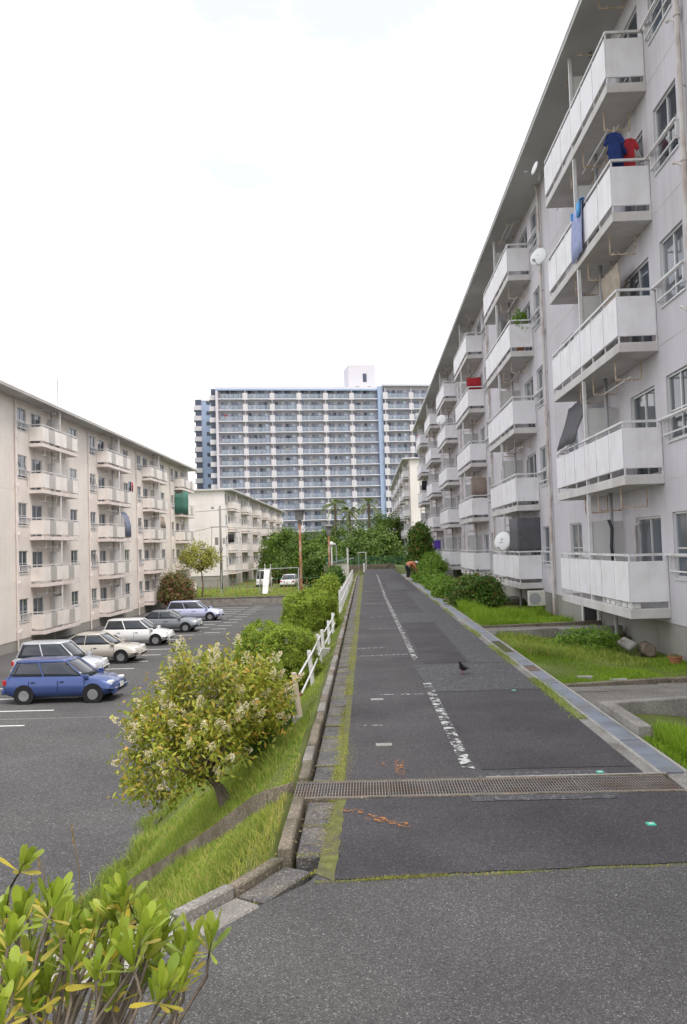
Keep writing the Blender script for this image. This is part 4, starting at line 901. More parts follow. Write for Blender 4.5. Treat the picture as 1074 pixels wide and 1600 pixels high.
# foreground shrub with rosettes of long leaves
def rosette_bush():
    base = Vector((-1.0, 1.75, 0)); T = thing('rosette_shrub', 'glossy green shrub with rosettes of leaves in the near left corner', 'shrub', base)
    R = np.array(Rm); g = np.random.default_rng(5)
    t = np.array([0, .22, .5, .78, .93, 1.]); wv = np.array([.1, .3, .72, 1., .7, .12])
    TV = []
    for a, b in zip(t, wv): TV += [(-b / 2, a, .12 * b), (0, a, 0), (b / 2, a, .12 * b)]
    TV = np.array(TV); TF = []
    for i in range(5): q = i * 3; TF += [(q, q + 1, q + 4, q + 3), (q + 1, q + 2, q + 5, q + 4)]
    TF = np.array(TF)
    spots = [(38, 1350, 2.35), (196, 1398, 2.3), (178, 1432, 2.35), (330, 1470, 2.15), (300, 1478, 2.1), (285, 1530, 2.05), (85, 1420, 2.3), (95, 1455, 2.1), (15, 1470, 2.0), (20, 1540, 1.9), (45, 1500, 2.2), (130, 1470, 2.2), (160, 1500, 2.3), (235, 1445, 2.4), (235, 1490, 2.2), (255, 1462, 2.3), (205, 1500, 2.05), (170, 1545, 2.1), (120, 1520, 2.3), (60, 1440, 2.4), (5, 1430, 2.3), (115, 1440, 2.35), (145, 1455, 2.4), (215, 1465, 2.5), (70, 1540, 2.1), (0, 1590, 1.85), (280, 1490, 2.3), (30, 1440, 2.15), (190, 1475, 2.35), (100, 1490, 2.45), (10, 1500, 2.1), (-20, 1480, 2.1), (-30, 1540, 2.0), (-10, 1570, 2.1), (40, 1570, 1.95), (150, 1525, 2.05), (255, 1530, 2.25), (-40, 1430, 2.3)]
    for _ in range(40): spots.append((g.uniform(-60, 290), g.uniform(1410, 1570), g.uniform(2.0, 2.6)))
    VV = {False: [], True: []}; stems = MB()
    hubs = [base + Vector((g.uniform(-.25, .3), g.uniform(-.15, .3), g.uniform(.3, .55))) for _ in range(9)]
    for h in hubs: stems.tube([base + Vector((g.uniform(-.1, .1), g.uniform(-.1, .1), -.05)) - base, (base + h) / 2 - base + Vector((g.uniform(-.03, .03), 0, 0)), h - base], [.016, .013, .011], 6)
    for i, (px, py, dep) in enumerate(spots):
        v = R @ np.array([(px - 537) / 1280, -(py - 800) / 1280, -1.0]); P = Vector((0, 0, 2.1)) + Vector(v * dep)
        hub = min(hubs, key=lambda h: (h - P).length + g.uniform(0, .25))
        bend = Vector((g.uniform(-.05, .05), g.uniform(-.05, .05), -.02))
        q = P - base; hb = hub - base; end_dir = Vector((g.normal() * .25 + (.12 if px > 200 else 0), g.normal() * .25, 1)).normalized()
        pre = q - end_dir * .1
        stems.tube([hb, hb.lerp(pre, .5) + bend, pre, q], [.008, .0062, .005, .004], 5)
        k = int(g.integers(12, 20)); ax = np.array(end_dir); a0 = g.uniform(0, 6.28)
        e1 = np.cross(ax, [1, 0, 0]); e1 /= np.linalg.norm(e1); e2 = np.cross(ax, e1)
        for j in range(k):
            low = j > k * .68
            a = a0 + j * 2.4; el = g.uniform(.12, .75) if not low else g.uniform(.9, 1.7)
            D = ax * math.cos(el) + (e1 * math.cos(a) + e2 * math.sin(a)) * math.sin(el)
            N = ax * math.sin(el) - (e1 * math.cos(a) + e2 * math.sin(a)) * math.cos(el)
            if low: N = -N if N @ ax < 0 else N
            Sd = np.cross(D, N); L = g.uniform(.058, .098) * (.8 if low else 1); W = L * g.uniform(.22, .3); cv = g.uniform(-.1, .25)
            V = np.array(q) - ax * (.03 if low else .004 * j) + Sd * (TV[:, :1] * W) + D * (TV[:, 1:2] * L) + N * (TV[:, 2:] * W + cv * L * TV[:, 1:2] ** 2 * .5)
            VV[bool(low and g.uniform() < .5)].append(V)
    for y_, m, nm in ((False, 'leaf_pitto', 'leaves'), (True, 'leaf_yellow', 'yellowed_leaves')):
        V = np.concatenate(VV[y_]); nl = len(VV[y_]); F = (np.arange(nl)[:, None, None] * 18 + TF[None]).reshape(-1, 4)
        npmesh(nm, V, F, m, T, smooth=True)
    stems.build('stems', 'bark_pale', T, smooth=True)
rosette_bush()
pb = tag(MB().box(-2.0, -.55, .9, 2.3, -.05, .03).build('planting_bed', 'soil'), kind='structure')
def dry_stalk():
    m = MB(); T = thing('dry_grass_stalks', 'thin dry grass stalks rising above the near shrub', 'grass')
    for (x, y, h) in ((-1.75, 4.9, .5), (-2.0, 5.0, .32), (-2.12, 5.1, .25)):
        m = MB().tube([(x, y, -.6), (x - .02, y, .05 + h * .4), (x - .06, y, h)], [.004, .003, .002], 4)
        for k in range(14): m.quad((x - .05 - k * .0008, y, h - .12 + k * .008), (x - .044 - k * .0008, y + .003, h - .1 + k * .008), (x - .056 - k * .0008, y, h - .095 + k * .008))
        m.build('stalk', 'litter', T)
dry_stalk()

# ------------------------------------------------------------------ guard rails along the bank
def guard_rail(label, ys_, lean, rust_end=False, h=.56, two=True):
    T = thing('guard_rail', label, 'guard rail', (klx(ys_[0]) - .27, ys_[0], 0)); o0 = Vector(T.location); tops = []
    for i, y in enumerate(ys_):
        x = klx(y) - .24; z = gz(x, y); ln = lean * (1 if i < 2 else .7)
        a = Vector((x, y, z - .25)); b = Vector((x - ln * h + random.uniform(-.02, .02), y + random.uniform(-.05, .05), z + .02 + h + random.uniform(-.03, .03)))
        P = MB().tube([a - o0, b - o0 - Vector((0, 0, .012)), b - o0], [.038, .038, .033], 10).build('post', 'post_tan' if (rust_end and i == 0) else 'white_paint', T, smooth=False)
        tops.append((a, b))
    for fr in ((.93, .5) if two else (.9,)):
        pts = []
        for a, b in tops: pts.append(a.lerp(b, .3 + .7 * fr if fr < .9 else .95) + Vector((.05, 0, 0)) - o0)
        if rust_end:
            pts[0] = pts[0] + Vector((.0, .12, -.02))
            MB().tube([pts[0] + Vector((-.02, -.1, .0)), pts[0]], [.022, .024], 8).build('rusty_rail_end', 'rust_pole', T)
        MB().tube(pts, .016, 8).build('rail', 'white_paint', T)
    return T
guard_rail('leaning white pipe guard rail with a rusty free end, nearest of the rails', [11.4, 14.1, 16.7], .16, True)
guard_rail('second white pipe guard rail, standing on a concrete footing', [17.7, 20.2, 22.8], .05)
ft = MB().box(-1.3, -.86, 17.45, 17.62, -.4, -.02).box(-1.15, -.88, 17.62, 17.8, -.4, -.04).build('concrete_footing', 'concrete_pale', None); tag(ft, 'small concrete step under the second guard rail', 'footing')
ft = MB().box(-1.1, -.86, 11.33, 11.5, gz(-1.0, 11.4) - .15, gz(-1.0, 11.4) + .03).build('post_footing', 'concrete_pale', None); tag(ft, 'flat concrete footing at the nearest leaning white post', 'footing')
guard_rail('long white fence along the far part of the road edge', [29 + 2.1 * k for k in range(16)], .0, h=.85)
m = MB().tube([(0, 0, 0), (0, 0, 2.3)], .07, 8); tag(m.build('white_post', 'white_paint', None, (-1.55, 64, -.2)), 'tall plain white post at the far end of the fence', 'post')

# ------------------------------------------------------------------ lamps and utility pole
def lamp(label, x, y, ztop, z0, cap=.32):
    T = thing('street_lamp', label, 'street lamp', (x, y, z0)); h = ztop - z0
    MB().tube([(0, 0, -.2), (0, 0, h * .45), (0, 0, h * .46), (0, 0, h - .75)], [.085, .085, .07, .07], 10).build('pole', 'rust_pole', T, smooth=True)
    MB().tube([(0, 0, h - .78), (0, 0, h - .72), (0, 0, h - .62)], [.09, .12, .1], 8).build('collar', 'lamp_grey', T)
    MB().tube([(0, 0, h - .62), (0, 0, h - .1)], [cap * .55, cap * .72], 8).build('lantern', 'lamp_grey', T)
    MB().tube([(0, 0, h - .1), (0, 0, h - .05), (0, 0, h)], [cap * 1.2, cap * 1.25, cap * .5], 12).build('cap', 'lamp_grey', T)
lamp('tall rusty lamp post with a square capped lantern, left of the road', -3.68, 45, 4.32, gz(-3.68, 45), .38)
lamp('farther rusty lamp post with a small flared lantern', -2.8, 60, 3.8, gz(-2.8, 60), .3)
T = thing('globe_lamp', 'slim white pole with a small globe on top', 'street lamp', (-2.92, 67, -2)); MB().tube([(0, 0, 0), (0, 0, 4.3)], .06, 8).build('pole', 'white_paint', T)
sph = bmesh.new(); bmesh.ops.create_uvsphere(sph, u_segments=12, v_segments=8, radius=.2); me = bpy.data.meshes.new('globe'); sph.to_mesh(me); sph.free(); me.materials.append(MATS['white_paint']); me.shade_smooth(); obj('globe', me, T, (0, 0, 4.45))
T = thing('thin_lamp', 'thin grey green lamp pole behind the farther rusty lamp', 'street lamp', (-2.95, 78, -2)); MB().tube([(0, 0, 0), (0, 0, 4.3), (-.15, 0, 4.5)], .05, 6).build('pole', 'pipe_grey', T); MB().box(-.4, -.05, -.08, .08, 4.45, 4.58).build('lamp_head', 'white_paint', T)
def utility_pole():
    x, y = -17.2, 96; T = thing('utility_pole', 'concrete utility pole with cross arms and wires before the blank end wall', 'utility pole', (x, y, -2.4))
    MB().tube([(0, 0, 0), (0, 0, 9.9)], [.17, .11], 10).build('pole', 'pole_concrete', T, smooth=True)
    m = MB().box(-1.1, .9, -.06, .06, 7.35, 7.47).box(-.3, 1.0, -.05, .05, 9.4, 9.5); m.build('cross_arm', 'pipe_grey', T)
    MB().tube([(-.45, -.1, 5.3), (-.45, -.1, 6.2)], .2, 10).build('transformer', 'pole_concrete', T); MB().tube([(.42, -.1, 5.4), (.42, -.1, 6.1)], .16, 10).build('transformer', 'pipe_grey', T)
    MB().box(-.15, .25, -.25, -.1, 4.6, 5.0).build('control_box', 'lamp_grey', T)
    MB().tube([(-1.0, 0, 9.75), (-.7, 0, 9.65)], [.16, .1], 8).build('lamp_head', 'lamp_grey', T)
    for i, (a, b, s) in enumerate([((-.9, 0, 7.4), (-30, -30, 2.5), .8), ((-1, 0, 7.4), (-2.4, 6, 2.6), .2), ((.8, 0, 7.3), (26, 60, 9), .6), ((0, 0, 4.4), (-34, -12, 5.2), .7), ((0, 0, 3.9), (18, 40, 4.4), .5), ((0, 0, 9.4), (-30, -10, 9.6), .6)]):
        A, B = Vector(a), Vector(b); MB().tube([A.lerp(B, t) - Vector((0, 0, s * 4 * t * (1 - t))) for t in np.linspace(0, 1, 9)], .022, 4).build('wire', 'black', T)
utility_pole()

# ------------------------------------------------------------------ playground behind the lot
PZ = -2.35
T = thing('playground_fence', 'thin dark metal fence along the playground grass', 'fence', (-16, 79, PZ))
for k in range(17): MB().tube([(k * .72, 0, -.1), (k * .72, 0, 1.75)], .022, 5).build('post', 'rust_pole', T)
for z in (.12, .95, 1.7): MB().tube([(0, 0, z), (11.52, 0, z)], .014, 4).build('rail', 'fence_green', T)
T = thing('swing_frame', 'grey metal swing frame standing on the playground', 'swing', (-15.2, 85, PZ))
MB().tube([(0, 0, 2.45), (8, 0, 2.55)], .05, 8).build('top_bar', 'pipe_grey', T)
for x in (0, 4, 8):
    for s in (-1, 1): MB().tube([(x, 0, 2.5), (x, s * .9, -.1)], .045, 7).build('leg', 'pipe_grey', T)
for x in (1.3, 2.6, 5.3, 6.6):
    m = MB().tube([(x - .2, 0, 2.48), (x - .2, 0, .5)], .012, 4).tube([(x + .2, 0, 2.48), (x + .2, 0, .5)], .012, 4).box(x - .24, x + .24, -.1, .1, .44, .48); m.build('swing_seat', 'rust_pole', T)
T = thing('playground_slide', 'white playground slide facing the parking lot', 'slide', (-10.4, 82, PZ))
m = MB(); pr = [(0, 0.15), (.5, .25), (2.4, 2.2), (2.9, 2.45), (3.3, 2.45)]
rings = [[(-.26, y, z), (.26, y, z), (.26, y, z - .05), (-.26, y, z - .05)] for y, z in pr]; m.loft(rings)
for sx in (-.28, .25): m.loft([[(sx, y, z + .16), (sx + .03, y, z + .16), (sx + .03, y, z - .07), (sx, y, z - .07)] for y, z in pr])
m.build('chute', 'white_paint', T)
for s in (-.28, .28): MB().tube([(s, 3.3, 2.5), (s, 3.9, -.1)], .035, 6).build('leg', 'white_paint', T); MB().tube([(s, .3, .3), (s, .3, -.1)], .035, 6).build('leg', 'white_paint', T)
for k in range(6): MB().tube([(-.28, 3.35 + .09 * k, 2.2 - .38 * k), (.28, 3.35 + .09 * k, 2.2 - .38 * k)], .02, 5).build('rung', 'white_paint', T)
for s in (-.3, .3): MB().tube([(s, 2.6, 2.4), (s, 2.8, 3.0), (s, 3.3, 3.0), (s, 3.4, 2.4)], .02, 5).build('hand_hoop', 'white_paint', T)

# ------------------------------------------------------------------ shed, gate, far fence at the road end
T = thing('shed', 'small pale shed with a dark sloping roof behind the far fence', 'shed', (-2.6, 72, -.6))
MB().box(-.9, .8, 0, 2.4, 0, 1.35).build('wall', 'shed', T); MB().box(-.6, .5, -.03, 0, 0.1, .9).build('door', 'white_paint', T)
m = MB().quad((-1.0, -.2, 1.3), (1.4, -.2, 1.75), (1.4, 2.6, 1.75), (-1.0, 2.6, 1.3)); m.v += [(a, b, c + .08) for a, b, c in m.v[:4]]; m.f += [(4, 5, 6, 7), (0, 1, 5, 4), (1, 2, 6, 5), (2, 3, 7, 6), (3, 0, 4, 7)]; m.build('roof', 'tile_roof', T)
T = thing('gate_frame', 'white metal gate frame at the end of the road', 'gate', (-.75, 77.5, -.1)); MB().tube([(.6, 0, 0), (.6, 0, 1.75)], .04, 8).build('post', 'rail_paint', T); MB().tube([(-.1, 0, 0), (-.1, 0, 1.75)], .025, 8).build('post', 'pipe_grey', T); MB().box(-.15, .7, -.03, .03, 1.7, 1.76).build('top_bar', 'rail_paint', T)
T = thing('mesh_fence', 'green mesh fence closing the end of the road', 'fence', (-4, 80, -.1))
for k in range(8): MB().tube([(k * 1.6, 0, 0), (k * 1.6, 0, 1.35)], .03, 6).build('post', 'fence_green', T)
m = MB()
for k in range(113): m.box(k * .1 - .006, k * .1 + .006, -.006, .006, .05, 1.3)
for k in range(13): m.box(0, 11.2, -.006, .006, .08 + k * .1, .092 + k * .1)
m.build('mesh', 'fence_green', T)
T = tag(MB().box(-4.2, 2.6, 78.2, 79.0, -.3, .45).build('end_wall', 'concrete_old'), 'low brown wall at the end of the road', 'wall')
T = tag(MB().box(-.1, .06, 0, .12, 0, .75).build('white_bollard', 'white_paint', None, (-.3, 70, 0), bevel=.02), 'short white bollard in the middle of the road end', 'bollard')

# ------------------------------------------------------------------ cars
def car(label, cat, x, y, z, rz, paint, L=4.2, W=1.68, H=1.5, kind='hatch', name='parked_car'):
    """front towards local +x"""
    T = thing(name, label, cat, (x, y, z), rz, 'cars in the parking lot')
    h = W / 2; zb = .24
    if kind == 'van': belt = [(-.5, 1.0), (-.49, 1.05), (.3, 1.05), (.44, .92), (.5, .78)]; gh = [(-.49, -.485), (.40, .27)]; roof = (-.47, .22)
    elif kind == 'sedan': belt = [(-.5, .86), (-.46, .92), (-.3, .93), (.2, .9), (.42, .78), (.5, .62)]; gh = [(-.38, -.2), (.27, .08)]
    else: belt = [(-.5, .88), (-.47, .95), (-.1, .94), (.2, .92), (.4, .8), (.5, .62)]; gh = [(-.49, -.42), (.3, .08)]
    m = MB(); rings = []
    st = np.linspace(-.5, .5, 23)
    for s in st:
        bz = float(np.interp(s, [b[0] for b in belt], [b[1] for b in belt])); e = abs(s) / .5
        hw = h * (1 - .10 * max(0, (e - .72) / .28) ** 2); lo = zb + .12 * max(0, (e - .8) / .2)
        rings.append([(s * L, -hw * .9, lo), (s * L, -hw, lo + .16), (s * L, -hw, bz * .62), (s * L, -hw * .96, bz - .05), (s * L, -hw * .88, bz), (s * L, 0, bz + .02), (s * L, hw * .88, bz), (s * L, hw * .96, bz - .05), (s * L, hw, bz * .62), (s * L, hw, lo + .16), (s * L, hw * .9, lo)])
    m.loft(rings); m.build('body', paint, T, smooth=True)
    # greenhouse
    (r0, r1), (f0, f1) = gh
    bz = lambda s: float(np.interp(s, [b[0] for b in belt], [b[1] for b in belt])) - .02
    g = MB(); hb, ht = h * .9, h * .72; zt = H - .05
    def plan(xr, xf, hw, zr, zf, n_=24, p_=.42):
        o_ = []
        for k_ in range(n_):
            a_ = 2 * PI * k_ / n_; c_, s_ = math.cos(a_), math.sin(a_)
            u_ = math.copysign(abs(c_) ** p_, c_); v_ = math.copysign(abs(s_) ** p_, s_)
            xx = (xr + xf) / 2 + u_ * (xf - xr) / 2; o_.append((xx, v_ * hw, zr + (zf - zr) * (u_ + 1) / 2))
        return o_
    A = [(r0 * L, -hb, bz(r0)), (r0 * L, hb, bz(r0)), (f0 * L, hb, bz(f0)), (f0 * L, -hb, bz(f0))]; B = [(r1 * L, -ht, zt), (r1 * L, ht, zt), (f1 * L, ht, zt), (f1 * L, -ht, zt)]
    lv = []
    for t_ in (0, .35, .7, 1):
        q_ = t_ ** 1.15
        lv.append(plan((r0 + (r1 - r0) * q_) * L, (f0 + (f1 - f0) * t_) * L, hb + (ht - hb) * t_ ** 1.3, bz(r0) * (1 - t_) + zt * t_, bz(f0) * (1 - t_) + zt * t_))
    g.loft(lv); g.build('window_glass', 'car_glass', T, smooth=True)
    rm = MB(); ctr = (r1 + f1) / 2 * L
    rr = [plan(ctr + (r1 * L - ctr) * k_, ctr + (f1 * L - ctr) * k_, ht * k_, zt + dz_, zt + dz_) for k_, dz_ in ((1.03, -.05), (1.035, -.01), (.97, .025), (.8, .045), (.4, .055))]
    rm.loft(rr); rm.build('roof', paint, T, smooth=True)
    for sy in (-1, 1):
        pm = MB()
        def P(t, u): a = Vector(A[0 if sy < 0 else 1]).lerp(Vector(A[3 if sy < 0 else 2]), t); b = Vector(B[0 if sy < 0 else 1]).lerp(Vector(B[3 if sy < 0 else 2]), t); return a.lerp(b, u) + Vector((0, sy * .004, 0))
        for t in ((.05, .07), (.46, .46), (.93, .95)) if kind != 'van' else ((.04, .05), (.36, .36), (.7, .7), (.95, .96)):
            pm.tube([P(t[0], -.05), P(t[0] * .5 + t[1] * .5, .5) + Vector((0, sy * .012, 0)), P(t[1], 1.0)], .026, 6)
        pm.build('pillar', paint, T)
        for k in ((-.02,) if True else ()): pass
        sm = MB().box(-.02, .16, 0, sy * .14, 0, .12); sm.build('mirror', paint, T, ((f0 - .06) * L, sy * h * .93 if sy > 0 else -h * .93, bz(f0) + .02), bevel=.02) if sy > 0 else MB().box(-.02, .16, -.14, 0, 0, .12).build('mirror', paint, T, ((f0 - .06) * L, -h * .93, bz(f0) + .02), bevel=.02)
        dm = MB()
        for s in ((-.26, .0), (.0, .24)) if kind != 'van' else ((-.2, .1), (.1, .32)):
            for xx in s: dm.box(xx * L - .006, xx * L + .006, sy * h * 1.001 - .004, sy * h * 1.001 + .004, .42, .8)
            dm.box((s[0] + .02) * L, (s[0] + .055) * L, sy * h * 1.0 - .012, sy * h * 1.0 + .016, .74, .77)
        dm.build('door_line', 'black', T)
        for sx in (-.305, .315):
            w_ = MB(); yc = sy * (h - .1); w_.tube([(0, -.1, 0), (0, -.085, 0), (0, .085, 0), (0, .1, 0)], [.27, .3, .3, .27], 20)
            wo_ = w_.build('wheel', 'rubber', T, (sx * L, yc, .3)); MB().tube([(0, -.106, 0), (0, .106, 0)], .185, 14).build('rim', 'chrome', wo_)
            MB().tube([(0, -.085, 0), (0, .085, 0)], .36, 18).build('wheel_arch', 'black', T, (sx * L, sy * (h - .082), .32))
        zl = .68 if kind != 'van' else .8
        MB().box(.43 * L, .478 * L, min(sy * h * .55, sy * h * .9), max(sy * h * .55, sy * h * .9), zl - .1, zl + .06).build('headlight', 'headlight', T, (0.02, 0, 0), bevel=.03)
        MB().box(-.502 * L, -.47 * L, min(sy * h * .62, sy * h * .94), max(sy * h * .62, sy * h * .94), zl - .02, zl + (.16 if kind != 'van' else .05)).build('taillight', 'taillight', T, bevel=.02)
    MB().box(-.515 * L, -.48 * L, -h * .92, h * .92, .34, .52).build('bumper', paint, T, bevel=.03); MB().box(.47 * L, .512 * L, -h * .88, h * .88, .3, .5).build('bumper', paint, T, bevel=.03)
    MB().box(.5 * L, .514 * L, -.45, .45, .36, .44).build('grille', 'black', T)
    MB().box(.512 * L, .518 * L, -.165, .165, .44, .6).build('number_plate', 'plate', T); MB().box(-.521 * L, -.515 * L, -.165, .165, .52, .68).build('number_plate', 'plate', T)
    return T
car('dark blue hatchback, nearest car in the lower parking lot', 'car', -10.9, 29.2, LOTZ, 0, 'car_blue', 3.9, 1.66, 1.5)
car('silver hatchback parked just beyond the blue car', 'car', -13.0, 34.3, LOTZ, 0, 'car_silver', 3.6, 1.6, 1.58)
car('beige sedan parked beyond the silver hatchback', 'car', -13.1, 39.2, LOTZ, 0, 'car_beige', 4.4, 1.7, 1.42, 'sedan')
car('white hatchback parked between the beige and the grey car', 'car', -13.1, 46.2, LOTZ, 0, 'car_white', 3.8, 1.66, 1.5)
car('dark grey sedan parked in the row before the lilac silver car', 'car', -13.2, 53.3, LOTZ, 0, 'car_grey', 4.4, 1.7, 1.42, 'sedan')
car('lilac silver hatchback with its nose out, farthest in the lot row', 'car', -13.15, 61.6, LOTZ, 0, 'car_lilac', 4.2, 1.7, 1.5)
car('white van seen from behind, beyond the playground slide', 'van', -12.8, 101, PZ - .05, PI / 2, 'car_white', 3.6, 1.7, 2.1, 'van', 'parked_van')
car('white sedan seen from behind, right of the white van', 'car', -9.4, 99.5, PZ - .05, PI / 2 - .12, 'car_white', 4.4, 1.85, 1.55, 'sedan')
T = tag(MB().box(-7.6, -5.5, 103, 105, -.55, -.47).build('tarp_canopy', 'blue_tarp'), 'small light blue canopy beside the white sedan', 'canopy')
for sx in (-7.5, -5.6):
    for sy in (103.1, 104.9): MB().tube([(sx, sy, -2.5), (sx, sy, -.55)], .03, 6).build('leg', 'pipe_grey', T)

# ------------------------------------------------------------------ washing, dishes and screens on the balconies
def rz_(k): return 1.8 + FH * k            # rail height of floor k on the right block
def drape(name, label, cat, m, pts, wd, axis='y', parent=None, th=.012, seed=1):
    """cloth hanging as a wavy sheet: pts (offset, z) profile, extruded along axis for wd"""
    g = random.Random(seed); n = 10; V = []; F = []
    for i in range(n + 1):
        t = i / n
        for j, (u, z) in enumerate(pts):
            wv = .018 * math.sin(t * 17 + seed + j * .5) * (j / len(pts)) + .01 * g.uniform(-1, 1)
            V.append((u + wv, t * wd, z - .015 * math.sin(t * 7 + seed)) if axis == 'y' else (t * wd, u + wv, z - .015 * math.sin(t * 7 + seed)))
    k = len(pts)
    for i in range(n):
        for j in range(k - 1): F.append((i * k + j, i * k + j + 1, (i + 1) * k + j + 1, (i + 1) * k + j))
    me = bpy.data.meshes.new(name); me.from_pydata(V, [], F); me.materials.append(MATS[m]); me.shade_smooth()
    o = obj(name, me, parent); md = o.modifiers.new('thick', 'SOLIDIFY'); md.thickness = th
    if label: tag(o, label, cat)
    return o
def at(o, x, y, z): o.location = (x, y, z); return o
def shirt(label, m, x, y, z, w_=.5, h=.6, rz=0, seed=1, cat='laundry'):
    """T-shirt on a hanger, hanging in the plane across the balcony"""
    T = thing('hanging_shirt', label, cat, (x, y, z), rz, 'washing on the fourth floor balcony')
    pr = [(-.09, 0), (-.24, -.05), (-.36, -.22), (-.26, -.27), (-.2, -.18), (-.21, -h), (.21, -h), (.2, -.18), (.26, -.27), (.36, -.22), (.24, -.05), (.09, 0)]
    b = MB(); n = len(pr); s = w_ / .5
    b.v = [(p * s, -.035 - .02 * math.sin(i * 1.7 + seed), q) for i, (p, q) in enumerate(pr)] + [(p * s, .035 + .02 * math.cos(i * 1.3 + seed), q) for i, (p, q) in enumerate(pr)]
    b.f = [tuple(range(n))[::-1], tuple(range(n, 2 * n))] + [(i, (i + 1) % n, n + (i + 1) % n, n + i) for i in range(n)]
    b.build('shirt', m, T)
    MB().tube([(-.2 * s, 0, -.03), (0, 0, .03), (.2 * s, 0, -.03)], .008, 4).tube([(0, 0, .03), (.02, 0, .1), (0, 0, .14)], .005, 4).build('hanger', 'white_paint', T)
by0 = RY0
zz = rz_(3)
for i, (mm, yy, lab) in enumerate([('cloth_blue', 16.95, 'dark blue shirt hung nearest on the fourth floor balcony'), ('cloth_blue', 17.2, 'dark blue shirt second in the fourth floor washing row'), ('cloth_wine', 17.45, 'wine red shirt in the fourth floor washing row'), ('cloth_red', 17.7, 'red shirt behind the wine red one on the fourth floor'), ('cloth_white', 17.95, 'white shirt last in the fourth floor washing row')]):
    shirt(lab, mm, 5.4 + .13 * i, 16.85 + .16 * (i % 3) + .1 * i, zz + .62 - .08 * (i % 3), .3, .66, .3 * (i % 3 - 1), i)
o = drape('bath_towel', 'pale blue blanket hung over the fourth floor rail of the nearest balcony', 'blanket', 'cloth_paleblue', [(.09, -.5), (.07, 0), (.0, .04), (-.06, .02), (-.075, -.35), (-.08, -.8), (-.075, -1.15)], .95, seed=3); at(o, 5.27, 18.75, zz)
for k, yy in enumerate((18.82, 19.55)):
    T = tag(MB().box(-.02, .05, -.02, .02, -.12, .05).build('clothes_peg', 'cloth_sky', None, (5.17, yy, zz - .02)), ['bright blue peg at the near end of the pale blue blanket', 'bright blue peg at the far end of the pale blue blanket'][k], 'peg')
o = drape('blanket', 'bright blue towel at the top of the pale blue blanket', 'towel', 'cloth_sky', [(.05, -.2), (.04, .0), (-.02, .06), (-.1, .03), (-.11, -.3)], .3, seed=4); at(o, 5.27, 18.75, zz + .02)
o = drape('hanging_cloth', 'dark blue cloth hanging at the far half of the fourth floor balcony', 'laundry', 'cloth_greyblue', [(0, 0), (.02, -.5), (0, -1.2)], .6, seed=5); at(o, 5.75, 20.6, zz + .95)
zz = rz_(2)
o = drape('hanging_cloth', 'brown cloths hanging from the pole of the third floor balcony', 'laundry', 'cloth_brown', [(0, 0), (.03, -.4), (0, -.9), (.02, -1.3)], 1.3, seed=6); at(o, 5.7, 17.9, zz + .95)
o = drape('hanging_cloth', 'small grey cloth behind the brown cloths on the third floor', 'laundry', 'cloth_grey', [(0, 0), (.03, -.4), (0, -.8)], .5, seed=7); at(o, 5.5, 19.9, zz + .95)
zz = rz_(1)
o = drape('sun_shade', 'grey mesh sun shade slung from ceiling to rail on the second floor', 'sun shade', 'cloth_grey', [(.25, 1.15), (.12, .7), (-.04, .3), (-.12, .02)], 1.9, seed=8); at(o, 5.3, 20.2, zz)
zz = rz_(0)
o = drape('folded_umbrella_cloth', 'dark purple cloth hanging on the first floor balcony', 'laundry', 'cloth_dark', [(0, 0), (.06, -.2), (.03, -.6), (.05, -.95)], .22, seed=9); at(o, 5.5, 18.6, zz + .75)
o = drape('bamboo_screen', 'dark bamboo screen on the first floor balcony of the second column', 'screen', 'cloth_grey', [(0, 0), (.01, -.5), (0, -1.0), (.0, -1.2)], .8, axis='x', seed=10); at(o, 5.27, 28.75, zz + 1.15)
o = drape('bamboo_screen', 'dark screen along the front rail of the second column first floor', 'screen', 'cloth_grey', [(0, 0), (.01, -.5), (0, -1.0), (.0, -1.2)], 1.6, seed=11); at(o, 5.28, 28.8, zz + 1.15)
zz = rz_(3)
o = drape('hanging_cloth', 'red cloth on the fourth floor balcony of the third column', 'laundry', 'cloth_red', [(0, 0), (.03, -.3), (0, -.62)], .7, axis='x', seed=12); at(o, 5.3, 41.2, zz + .55)
o = drape('hanging_cloth', 'dark cloth beside the red one in the third column', 'laundry', 'cloth_dark', [(0, 0), (.03, -.3), (0, -.62)], .5, seed=13); at(o, 5.5, 42.5, zz + .8)
o = drape('hanging_cloth', 'brown cloths on the second floor of the third column', 'laundry', 'cloth_taupe', [(0, 0), (.03, -.4), (0, -1.0)], .9, axis='x', seed=14); at(o, 5.3, 41.1, rz_(1) + .9)
o = drape('hanging_cloth', 'dark trousers on the third floor of the farthest column', 'laundry', 'cloth_dark', [(0, 0), (.03, -.4), (0, -.9)], .5, axis='x', seed=15); at(o, 5.3, 76.8, rz_(2) + .95)
o = drape('hanging_cloth', 'grey towel on the fourth floor of the second column', 'laundry', 'cloth_grey', [(0, 0), (.03, -.4), (0, -.9)], 1.1, seed=16); at(o, 5.45, 31, rz_(3) + .9)
T = tag(MB().box(0, .5, 0, .5, 0, .85).build('purple_bin', 'purple', None, (5.3, 64.9, rz_(0) - 1.08), bevel=.03), 'purple storage box on the first floor balcony of the fifth column', 'box')
at(T, 5.3, 64.9, rz_(0) - .1); T.scale = (1, 1, .9)
pot = thing('potted_plant', 'green pot plant on the fourth floor balcony of the second column', 'plant', (5.65, 28.95, rz_(3) - 1.1))
MB().tube([(0, 0, 0), (0, 0, .25)], [.11, .15], 10).build('pot', 'terracotta', pot); crown('foliage', (0, 0, 1.0), (.25, .25, .55), 26, 24, .07, .13, .05, 'leaf_garden', pot, 61)
